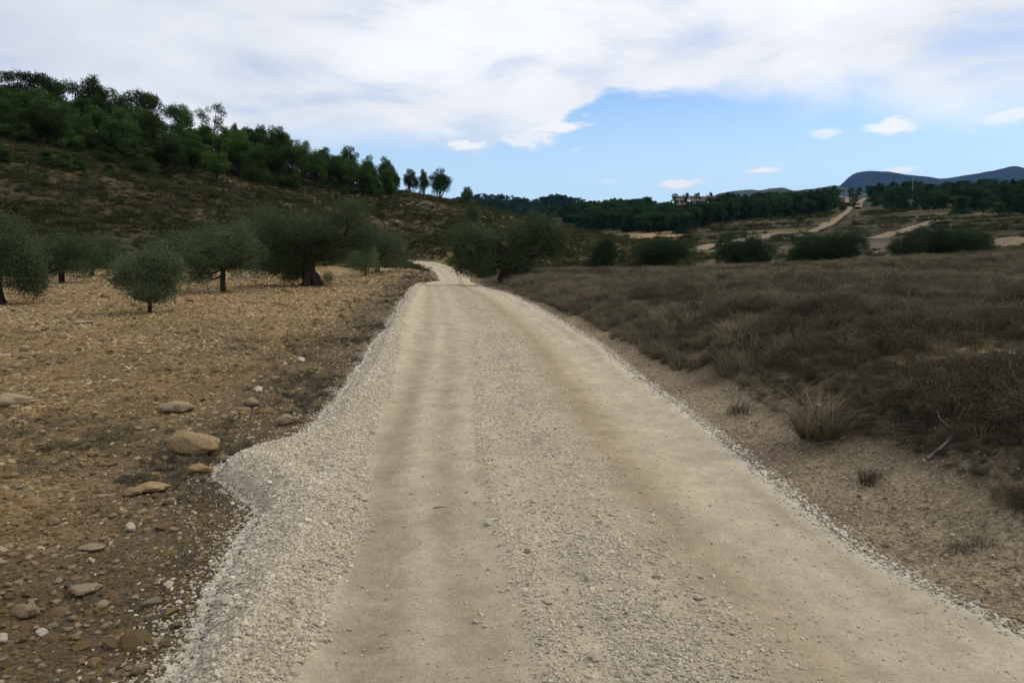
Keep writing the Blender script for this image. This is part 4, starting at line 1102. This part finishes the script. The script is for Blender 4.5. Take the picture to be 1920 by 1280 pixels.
def shrub(u, v, wpx, mesh, label, group=None, rmin=50, rmax=300, kz=1.0, cat='shrub'):
    x, y, z = hit(u, v, rmin, rmax); r = math.hypot(x, y); w = wpx / F * r
    o = link('shrub', mesh, None, label=label, category=cat); o.location = (x, y, z - .04 * w); o.scale = (w, w, w * kz * .8); o.rotation_euler = (0, 0, random.random() * 6.28)
    if group: o['group'] = group
    return o


for i in range(70):
    u = random.uniform(0, 560); v = np.interp(u, [0, 560], [330, 372]) + random.random() * np.interp(u, [0, 560], [95, 50])
    band = 'left' if u < 200 else 'middle' if u < 400 else 'right'
    dk = random.random() < .5; hi = v < np.interp(u, [0, 560], [378, 397]); nm = ('greyish' if dk else 'dark green') + ' low shrub on the ' + ('upper' if hi else 'lower') + ' open slope above the orchard, %s part' % band
    shrub(u, v, random.uniform(14, 30), random.choice(SD if dk else SH), nm, nm.replace(' low shrub', ' shrubs'))
for i in range(45):
    u = random.uniform(560, 1040); v = np.interp(u, [560, 770, 1040], [375, 385, 425]) + random.random() * 45
    band = 'before the road bend' if u < 800 else 'right of the road bend'
    dk = random.random() < .5; nm = 'small ' + ('greyish' if dk else 'dark green') + ' shrub among rocks on the slope %s' % band
    shrub(u, v, random.uniform(9, 20), random.choice(SD if dk else SH), nm, nm.replace('shrub', 'shrubs'))
for u, v, w, lab in [(945, 398, 14, 'green bush on the ridge line above the right olive'), (905, 392, 12, 'small green bush just right of the lone ridge pine'), (1035, 448, 26, 'olive-green bush behind the large two-lobed olive'),
                     (1065, 487, 22, 'low green bush left of the smallest row olive'), (1150, 498, 14, 'green weed clump at the foot of the smallest row olive'), (850, 500, 20, 'dry yellow bush at the inside of the road bend')]:
    shrub(u, v, w, random.choice(SG), lab, rmin=58)
for i in range(40):
    u = random.uniform(1270, 1420); v = random.uniform(425, 462)
    shrub(u, v, random.uniform(7, 14), random.choice(SG + SH), 'grey green orchard bush in the valley beyond the row of olives', 'bushes in the valley plot', 90)

# ------------------------------------------------------------------ far forest
FT = [PK['round'][0], PK['bushy'][0], PK['round'][1], PK['bushy'][1], PK['tall'][0], PK['umbrella'][0]]
LOW = []
M_pine_n = M_pine; M_pine = leaf_mat('far_pine_needles', (.014, .031, .013), (.055, .095, .034), .25, .5)
for i, k in enumerate(['round', 'bushy', 'round', 'bushy', 'tall', 'umbrella']): LOW.append(pine_meshes(k, 80 + i, 900, .085))


def forest_line(u): return np.interp(u, [900, 1040, 1100, 1140, 1280, 1300, 1420, 1560, 1640, 1740, 1920, 2000], [392, 408, 432, 432, 434, 424, 411, 398, 388, 396, 404, 404]) + 6 * (float(vn2(u / 17., 3.3, 5)) - .5)
nfar = 0; rest = []
cand = []
tries = 0
while tries < 5200:
    tries += 1
    u = random.uniform(1000, 1990); a, e = azel(u, 430); r = random.uniform(215, 470)
    x, y = r * math.sin(a), r * math.cos(a); z = float(macro(np.array([x]), np.array([y]))[0]); uu, vv = proj(np.array([x]), np.array([y]), np.array([z])); vv = float(vv[0])
    if vv > forest_line(u) + 3: continue
    if abs(u - 1589) < 9 and vv > 372: continue
    if abs(u - 1615) < 12 and vv > 366: continue
    if not clear_trk(np.array([x]), np.array([y]), 5.0)[0]: continue
    if u > 1640 and random.random() < (.78 if vv > 374 else .5): continue
    if 1260 < u < 1325 and 374 < vv < 402 and random.random() < .72: continue
    if 1225 < u < 1350 and r > 360: continue
    if 1262 < u < 1332 and r > 300: continue
    cand.append((u, r, x, y, vv))
cand.sort(key=lambda c: -c[4] - random.random() * 8)
reg = lambda c: 0 if c[0] < 1300 else 1 if c[0] < 1590 else 2
front = [c for k in range(3) for c in [c for c in cand if reg(c) == k][:(48, 60, 70)[k]]]
fs = set(id(c) for c in front); cand = front + [c for c in cand if id(c) not in fs]
for j, (u, r, x, y, vv) in enumerate(cand):
    h = random.choice([random.uniform(3.2, 5.6), random.uniform(4.8, 7.4)]) * (1.1 if u < 1560 else 1.0); z = float(H(x, y, False)[0])
    if j < len(front):
        side = 'left wood, below the white houses' if u < 1300 else 'middle wood, left of the climbing track' if u < 1590 else 'right wood, right of the climbing track'
        tree_at('', LOW[j % 6], x, y, z, h, h * random.uniform(.85, 1.15), random.random() * 6.28, ['round', 'bushy', 'broad', 'spreading', 'narrow', 'flat-topped'][j % 6] + ' dark pine at the front edge of the ' + side, ['round', 'bushy', 'broad', 'spreading', 'narrow', 'flat-topped'][j % 6] + ' front pines of the ' + side.split(',')[0])
    else: rest.append((x, y, z, h))
rest = np.array(rest)
C_far = proto_coll('far_pine_kinds', [m[0] for m in LOW])
n = len(rest); print('far trees', len(cand), 'belt', nb)
scatter('far_pine_wood', C_far, 6, rest[:, :3] - [0, 0, .1], np.column_stack([np.zeros((n, 2)), rng.random(n) * 6.28]), np.column_stack([rest[:, 3] * 1.0, rest[:, 3] * 1.0, rest[:, 3]]), 'mass of dark pines covering the far slope')
# pines scattered over the small dark hills behind
hx = bpy.data.objects['far_hills'].data; co = np.empty(len(hx.vertices) * 3, np.float32); hx.vertices.foreach_get('co', co); co = co.reshape(-1, 3)
nu = 420; rows = np.arange(len(co)) // nu; ok = np.where((rows > 8) & (rows < 36))[0]; sel = rng.choice(ok, 5200); P = co[sel] + np.column_stack([rng.normal(size=(5200, 2)) * 2, np.zeros(5200)]); hh = 4.5 + 3 * rng.random(5200)
scatter('far_hill_wood', C_far, 6, P - [0, 0, .4], np.column_stack([np.zeros((5200, 2)), rng.random(5200) * 6.28]), np.column_stack([hh * 1.3, hh * 1.3, hh]), 'dark wood covering the small far hills')

# ------------------------------------------------------------------ houses on the far ridge


def box(V, Fc, x0, x1, y0, y1, z0, z1):
    k = len(V); V += [(x0, y0, z0), (x1, y0, z0), (x1, y1, z0), (x0, y1, z0), (x0, y0, z1), (x1, y0, z1), (x1, y1, z1), (x0, y1, z1)]
    Fc += [(k, k + 3, k + 2, k + 1), (k + 4, k + 5, k + 6, k + 7), (k, k + 1, k + 5, k + 4), (k + 1, k + 2, k + 6, k + 5), (k + 2, k + 3, k + 7, k + 6), (k + 3, k, k + 4, k + 7)]


def boxme(name, mat, *b):
    V = []; Fc = []
    for q in b: box(V, Fc, *q)
    return mesh_np(name, V, Fc, mat)


def house(u, r, vtop, wpx, label, nwin=3, rz=0.0, roofk=.2):
    a, e = azel(u, 430); x, y = r * math.sin(a), r * math.cos(a); z = float(H(x, y, False)[0])
    aa, bb, cc = ray(u, vtop); top = CAMH + r * float(cc) / math.hypot(float(aa), float(bb)); h = max(top - z, 4.0); w = wpx / F * r; dpt = w * .7
    t = bpy.data.objects.new('house', None); COL.objects.link(t); t.location = (x, y, z); t.rotation_euler = (0, 0, -a + rz); t['label'] = label; t['category'] = 'house'; t['group'] = 'white houses on the far ridge'
    hw = h * (1 - roofk)
    link('wall', boxme('wall', M_wall, (-w / 2, w / 2, -dpt / 2, dpt / 2, -2, hw)), t)
    o = .35; V = [(-w / 2 - o, -dpt / 2 - o, hw - .05), (w / 2 + o, -dpt / 2 - o, hw - .05), (w / 2 + o, dpt / 2 + o, hw - .05), (-w / 2 - o, dpt / 2 + o, hw - .05), (-w / 2 - o, 0, h), (w / 2 + o, 0, h)]
    V2 = V + [(p[0], p[1], p[2] + .22) for p in V]
    Fr = [(6, 7, 11, 10), (8, 9, 10, 11), (0, 4, 5, 1), (2, 5, 4, 3), (0, 1, 7, 6), (2, 3, 9, 8), (1, 5, 11, 7), (5, 2, 8, 11), (0, 6, 10, 4), (4, 10, 9, 3), ]
    rf = link('roof', mesh_np('roof', V2, Fr, M_roof), t)
    link('chimney', boxme('chimney', M_wall, (w * .22, w * .22 + .7, -.3, .4, h - 1.0, h + .9)), rf)
    for i in range(nwin):
        cxx = -w / 2 + w * (i + .5) / nwin
        for zz in ([.35, .72] if hw > 5 else [.5]):
            wn = link('window', boxme('pane', M_glass, (cxx - .5, cxx + .5, -dpt / 2 - .03, -dpt / 2 + .05, hw * zz - .6, hw * zz + .6)), t)
            link('frame', boxme('frame', M_frame, (cxx - .62, cxx - .5, -dpt / 2 - .08, -dpt / 2 + .05, hw * zz - .7, hw * zz + .7), (cxx + .5, cxx + .62, -dpt / 2 - .08, -dpt / 2 + .05, hw * zz - .7, hw * zz + .7), (cxx - .5, cxx + .5, -dpt / 2 - .08, -dpt / 2 + .05, hw * zz + .6, hw * zz + .7)), wn)
    link('door', boxme('door', M_frame, (w * .05, w * .05 + 1.0, -dpt / 2 - .05, -dpt / 2 + .05, 0, 2.1)), t)


house(1274, 405, 368, 20, 'white house with brown roof, leftmost on the far ridge above the wood', 3, .25)
house(1297, 412, 368, 9, 'narrow white house between its two wider neighbours on the far ridge', 2, -.1)
house(1318, 405, 369, 17, 'white house with pale right-hand wall, rightmost on the far ridge', 3, -.3)
for u, rr_, hh_, lab in [(1599, 330, 6.0, 'light green pine standing between the two branches of the climbing track'), (1592, 452, 6.5, 'pine on the skyline where the track tops out'), (1606, 455, 6.0, 'pine on the skyline just right of where the track tops out'), (1624, 440, 6.5, 'pine right of the upper track below the blue mountain'), (1578, 300, 4.5, 'dark rounded pine in the fork where the lower side track leaves')]:
    a, e = azel(u, 430); x, y = rr_ * math.sin(a), rr_ * math.cos(a); tree_at('', LOW[u % 4], x, y, float(H(x, y, False)[0]), hh_, hh_ * .9, u, lab, 'pines beside the climbing track')
for u, hh_, lab in [(1264, 8.2, 'dark pine at the left end of the leftmost white house'), (1286, 7.6, 'dark pine covering the gap between the white houses'), (1306, 7.4, 'dark pine between the narrow house and the rightmost one'), (1330, 6.6, 'dark pine at the right end of the white houses')]:
    a, e = azel(u, 430); x, y = 393 * math.sin(a), 393 * math.cos(a); tree_at('', LOW[u % 4], x, y, float(H(x, y, False)[0]), hh_, hh_ * .62, u, lab, 'pines among the white houses')
for u, v, w in [(1238, 378, 24), (1266, 378, 26), (1476, 404, 16), (1575, 370, 26)]:
    x, y, z = hit(u, v, 150, 480); r = math.hypot(x, y); ww = w / F * r
    o = link('terrace_wall', boxme('terrace_wall', M_pole, (-ww / 2, ww / 2, -.3, .3, -1.5, .9)), None, label={1238: 'pale low wall in the wood left of the white houses', 1266: 'pale low wall right below the leftmost white house', 1476: 'short pale wall showing between pines above the terraces', 1575: 'pale wall at the top beside the climbing track'}[u], category='wall')
    o.location = (x, y, z); o.rotation_euler = (0, 0, -math.atan2(x, y))
x, y, z = hit(1710, 372, 200, 480)
V = []; Fc = []; tube(V, Fc, [(0, 0, -.5), (0, 0, 4.5), (0, 0, 8.9)], [.09, .08, .06], 8)
t = bpy.data.objects.new('utility_pole', None); COL.objects.link(t); t.location = (x, y, z); t['label'] = 'pale utility pole rising above the wood in front of the blue mountain'; t['category'] = 'pole'
link('pole', mesh_np('pole', V, Fc, M_pole), t); link('crossarm', boxme('crossarm', M_pole, (-.7, .7, -.06, .06, 8.7, 8.85)), t)

# ------------------------------------------------------------------ hero stones
M_hs = plain('pale_limestone', (.40, .33, .23), (.22, .17, .10), 16, .008, 45, .15)
HS = [rock_mesh(500 + i, M_hs, .72, 3, .5) for i in range(8)]
HB = rock_mesh(520, M_stone_big, .8, 4, .32); HB2 = rock_mesh(521, M_stone_big, .6, 3, .5); M_hw = plain('white_pebble', (.60, .53, .42), (.42, .35, .25), 30, .004, 60)
HW = rock_mesh(522, M_hw, .8, 2, .5); HP = rock_mesh(523, M_pinkstone, .8, 3, .3)


def stone(u, v, wpx, hpx, me, label, sink=.25, group=None, on_road=False, rz=None, rmax=60):
    x, y, z = hit(u, v, 2, rmax)
    if on_road:
        s = (x - float(xl(y))) / float(xr(y) - xl(y)); z = float(road_z(np.array([x]), np.array([y]), np.array([s]))[0])
    else: z = float(H(x, y)[0])
    r = math.sqrt(x * x + y * y + CAMH ** 2); w = wpx / F * r; h = hpx / F * r
    o = link('stone', me, None, label=label, category='stone'); o.location = (x, y, z + h * .5 * (1 - sink)); o.scale = (w, w * .8, h * 1.35); o.rotation_euler = ((random.random() - .5) * .4, (random.random() - .5) * .4, random.random() * 6.28 if group else (random.random() - .5) * .6)
    if group: o['group'] = group
    return o


for q in [(373, 851, 78, 40, HB, 'largest ochre boulder in the orchard soil near the gravel bulge'), (330, 772, 48, 22, HS[0], 'pale flat-topped stone behind and left of the largest ochre boulder'),
          (20, 760, 42, 24, HS[1], 'pale lump of stone at the left edge of the view'), (535, 797, 33, 22, HS[2], 'grey white stone beside the verge above the gravel bulge'),
          (472, 760, 22, 20, HS[3], 'buff upright stone in the field left of the verge'), (287, 920, 56, 18, HB2, 'long tilted tan slab below the largest boulder'),
          (250, 928, 30, 16, HB2, 'brown slab touching the left end of the long tilted slab'), (422, 864, 22, 13, HS[4], 'small cream stone right of the largest ochre boulder'),
          (377, 886, 38, 18, HB2, 'low brown stone just below the largest ochre boulder'), (245, 994, 17, 16, HW, 'small bright white stone on dark soil'),
          (322, 940, 17, 12, HS[5], 'curved cream stone right of the long tilted slab'), (160, 1110, 50, 14, HS[6], 'long narrow pale stone in the lower left field'),
          (50, 1158, 38, 22, HS[7], 'rounded buff stone near the lower left corner'), (80, 1195, 19, 12, HW, 'egg-shaped white stone below the rounded buff one'),
          (318, 1100, 20, 11, HW, 'smooth white egg-shaped stone near the verge'), (5, 1206, 18, 14, HW, 'white stone cut by the left edge in the lower corner'),
          (262, 1260, 22, 18, HS[0], 'round tan stone by the lower edge of the field'), (565, 678, 15, 9, HW, 'small white stone in the field left of the verge, farther off'),
          (155, 606, 26, 6, HS[1], 'flat pale stone lying in front of the nearest young olive'), (485, 735, 17, 10, HW, 'white stone above the buff upright one'),
          (172, 1030, 34, 12, HS[3], 'low pale stone left of the small bright white one'), (290, 1128, 30, 12, HS[5], 'buff stone below the smooth white egg-shaped one'),
          (425, 1160, 26, 16, HW, 'large white lump in the left gravel berm')]:
    stone(*q, on_road=(q[0] == 425))
for q in [(1315, 578, 28, 13, HP, 'pinkish rock on top of the dry bank'), (1485, 577, 13, 9, HW, 'white stone on the bank right of the pinkish rock'), (1785, 574, 13, 6, HS[2], 'flat pale stone high on the far right bank'),
          (1880, 580, 20, 7, HP, 'reddish flat stone near the right edge of the bank'), (1521, 682, 18, 10, HS[4], 'pale grey stone in the brush behind the tall grass clump'), (1900, 669, 14, 9, HW, 'white stone at the right edge beside the earth scar'),
          (1335, 620, 9, 7, HW, 'tiny white stone below the pinkish rock')]:
    stone(*q)
for q in [(1103, 1101, 17, 14, HW, 'round white pebble standing out on the centre gravel'), (1114, 1246, 24, 14, HW, 'elongated white pebble near the lower edge of the road'), (916, 995, 18, 11, HW, 'white pebble at the left rim of the gravel strip'),
          (1000, 953, 13, 9, HW, 'pale pebble high on the gravel strip'), (681, 943, 20, 12, HW, 'pale pebble on the left wheel track beside the berm'), (1025, 1148, 19, 11, HW, 'flat white pebble left of the round one'),
          (892, 1170, 12, 7, HW, 'small white pebble on the smooth left track'), (1231, 1100, 15, 9, HS[3], 'tan pebble right of the round white one'), (1308, 1142, 17, 10, HW, 'greyish pebble on the right side of the gravel strip'),
          (987, 1050, 16, 9, HS[2], 'grey green pebble sunk in the gravel rim')]:
    stone(*q, on_road=True, sink=.4)
M_fs = [plain('stone_tone_%d' % i, c1, c2, 12, .004, 50) for i, (c1, c2) in enumerate([((.36, .295, .20), (.22, .17, .105)), ((.31, .23, .13), (.19, .135, .07)), ((.24, .165, .09), (.15, .10, .055))])]
FS = [[rock_mesh(540 + 5 * i + j, M_fs[i], .75, 2, .55) for j in range(4)] for i in range(3)]
SN = ['pale cream', 'buff yellow', 'dull brown']
for i in range(230):
    vv = 560 + 720 * random.random() ** .8; emax = np.interp(vv, [536, 700, 845, 890, 960, 1280], [760, 650, 480, 410, 440, 290])
    u = random.uniform(0, emax - 25); c_ = random.choice([0, 0, 1, 1, 1, 2])
    row = 'far part' if vv < 700 else 'middle part' if vv < 950 else 'near part'; sd_ = 'near the verge' if u > emax * .6 else 'away from the verge'
    w = min(20, 8 * math.exp(abs(random.gauss(0, .36)))) * np.interp(vv, [560, 900, 1280], [.8, 1.0, 1.05]); q = (u, vv, w, w * random.uniform(.45, .7))
    stone(*q, random.choice(FS[c_]), '%s small stone in the %s of the orchard field, %s' % (SN[c_], row, sd_), group='%s stones, %s of the field, %s' % (SN[c_], row, sd_))

# ------------------------------------------------------------------ esparto clump, dead branches, twigs
def clump(u, v, hpx, label, seed, n=300, spread=.8, mat=None, name='grass_clump', curl=.8, w=.009):
    x, y, z = hit(u, v, 2, 60); r = math.hypot(x, y, CAMH); h = hpx / F * r; z = float(H(x, y)[0])
    o = link(name, tuft_mesh(seed, mat or M_dry, n, 1, spread, w, curl, name), None, label=label, category='grass clump'); o.location = (x, y, z - .02); o.scale = (h, h, h)
    return o


for i, (u, v, w, lab) in enumerate([(1590, 650, 95, 'bushy grey shrub below the earth scar on the bank'), (1745, 618, 90, 'dark dry shrub just above the earth scar'), (1640, 585, 60, 'dry shrub on the bank left of the white stone'),
                                    (1470, 690, 85, 'grey shrub at the lower bank edge above the tall clump'), (1850, 760, 120, 'spreading grey shrub beside the dead branch at the right edge'), (1690, 820, 100, 'low grey shrub right of the tall grass clump'),
                                    (1400, 640, 70, 'grey shrub midway along the lower edge of the bank'), (1290, 610, 55, 'small grey shrub near the pinkish rock'), (1200, 585, 45, 'small brown shrub at the bank edge, farthest along the road'),
                                    (1890, 930, 90, 'dark shrub at the right edge above the bare shoulder'), (1560, 730, 80, 'thin grey shrub directly behind the tall grass clump'), (1700, 700, 70, 'grey shrub under the lower rim of the earth scar')]):
    x, y, z = hit(u, v, 2, 60); r = math.hypot(x, y); ww = w / F * r
    o = link('dry_shrub', bush_mesh(640 + i, M_grey if i % 3 else M_dry, 1500, .05, 'dry_shrub'), None, label=lab, category='shrub'); o.location = (x, y, float(H(x, y)[0]) - .02); o.scale = (ww, ww, ww * .6)
clump(1535, 822, 95, 'tall dry esparto grass clump at the foot of the right bank', 601, 520, .7, None, 'grass_clump', 1.7, .007)
clump(1630, 905, 42, 'small tawny grass tuft on the shoulder below the tall clump', 602, 200, .9)
clump(1800, 1035, 34, 'low weed tuft on the bare shoulder near the lower right', 603, 160, 1.1, M_grey)
clump(1840, 1020, 30, 'second low weed tuft beside the lower right brush', 604, 140, 1.1, M_grey)
clump(1385, 775, 40, 'grey weed tuft at the edge of the shoulder left of the tall clump', 605, 160, 1.1, M_grey)
for i, (u, v, hp) in enumerate([(1500, 795, 175), (1510, 800, 150), (1560, 800, 110)]):
    x, y, z = hit(u, v, 2, 60); r = math.hypot(x, y); h = hp / F * r; V = []; Fc = []
    tube(V, Fc, [(0, 0, -.02), (-.02, 0, h * .5), (-.10 + .08 * i, .02, h)], [.003, .0025, .0015], 5)
    tube(V, Fc, [(-.085 + .07 * i, .02, h * .88), (-.10 + .08 * i, .02, h * .95), (-.112 + .08 * i, .02, h * 1.03)], [.004, .008, .002], 5)
    o = link('grass_stalk', mesh_np('grass_stalk', V, Fc, M_dry), None, label=['leaning seed stalk rising highest above the tall grass clump', 'thin stalk close right of the highest seed stalk', 'short stalk on the right side of the tall grass clump'][i], category='stalk'); o.location = (x, y, z)
M_dead = plain('dead_wood', (.20, .19, .18), (.12, .115, .11), 20, .003, 50)


def branch(p, q, label, seed, rad=.012, forks=3, name='dead_branch', z_off=.05, mat=None, on_road=False):
    g = np.random.default_rng(seed)
    A = hit(*p, 2, 60); B = hit(*q, 2, 60); A = np.array(A); B = np.array(B)
    za, zb = float(H(A[0], A[1])[0]), float(H(B[0], B[1])[0])
    if on_road: za = zb = float(zroad(A[1])) + .05
    o0 = np.array([A[0], A[1], za]); d = np.array([B[0], B[1], zb]) - o0
    V = []; Fc = []; P = bend_path((0, 0, z_off * .3), d + [0, 0, z_off], g, 5, .04); tube(V, Fc, P, [rad, rad * .9, rad * .8, rad * .65, rad * .5, rad * .3], 6, g, .15)
    for i in range(forks):
        b = P[1 + i % 4]; L_ = np.linalg.norm(d) * .45; e = d / np.linalg.norm(d) + g.normal(size=3) * .6; e[2] = abs(e[2]) * .4 + .1
        tube(V, Fc, bend_path(b, b + e / np.linalg.norm(e) * L_, g, 3, .08), [rad * .5, rad * .4, rad * .3, rad * .15], 5, g, .1)
    o = link(name, mesh_np(name, V, Fc, mat or M_dead, True), None, label=label, category='branch'); o.location = o0


branch((1738, 862), (1830, 790), 'grey dead branch lying in the brush on the right bank', 701, .013, 4)
branch((1560, 830), (1500, 850), 'fallen stalks in front of the tall grass clump', 704, .005, 4)
branch((812, 968), (842, 967), 'short dark twig lying on the left wheel track', 705, .004, 0, 'twig', .01, M_bark, True)

# ------------------------------------------------------------------ haze
V = []; Fc = []; box(V, Fc, -9600, 9600, -9600, 9600, -60, 640)
hz = mesh_np('haze', V, Fc); m = bpy.data.materials.new('haze'); m.use_nodes = True; nt = m.node_tree; nt.nodes.clear()
out = nt.nodes.new('ShaderNodeOutputMaterial'); pv = nt.nodes.new('ShaderNodeVolumePrincipled'); pv.inputs['Density'].default_value = 3.6e-5; pv.inputs['Color'].default_value = (.14, .44, 1.0, 1); pv.inputs['Anisotropy'].default_value = 0.0
nt.links.new(pv.outputs[0], out.inputs['Volume']); hz.materials.append(m)
link('haze', hz, kind='stuff', label='thin blue haze filling the valley')
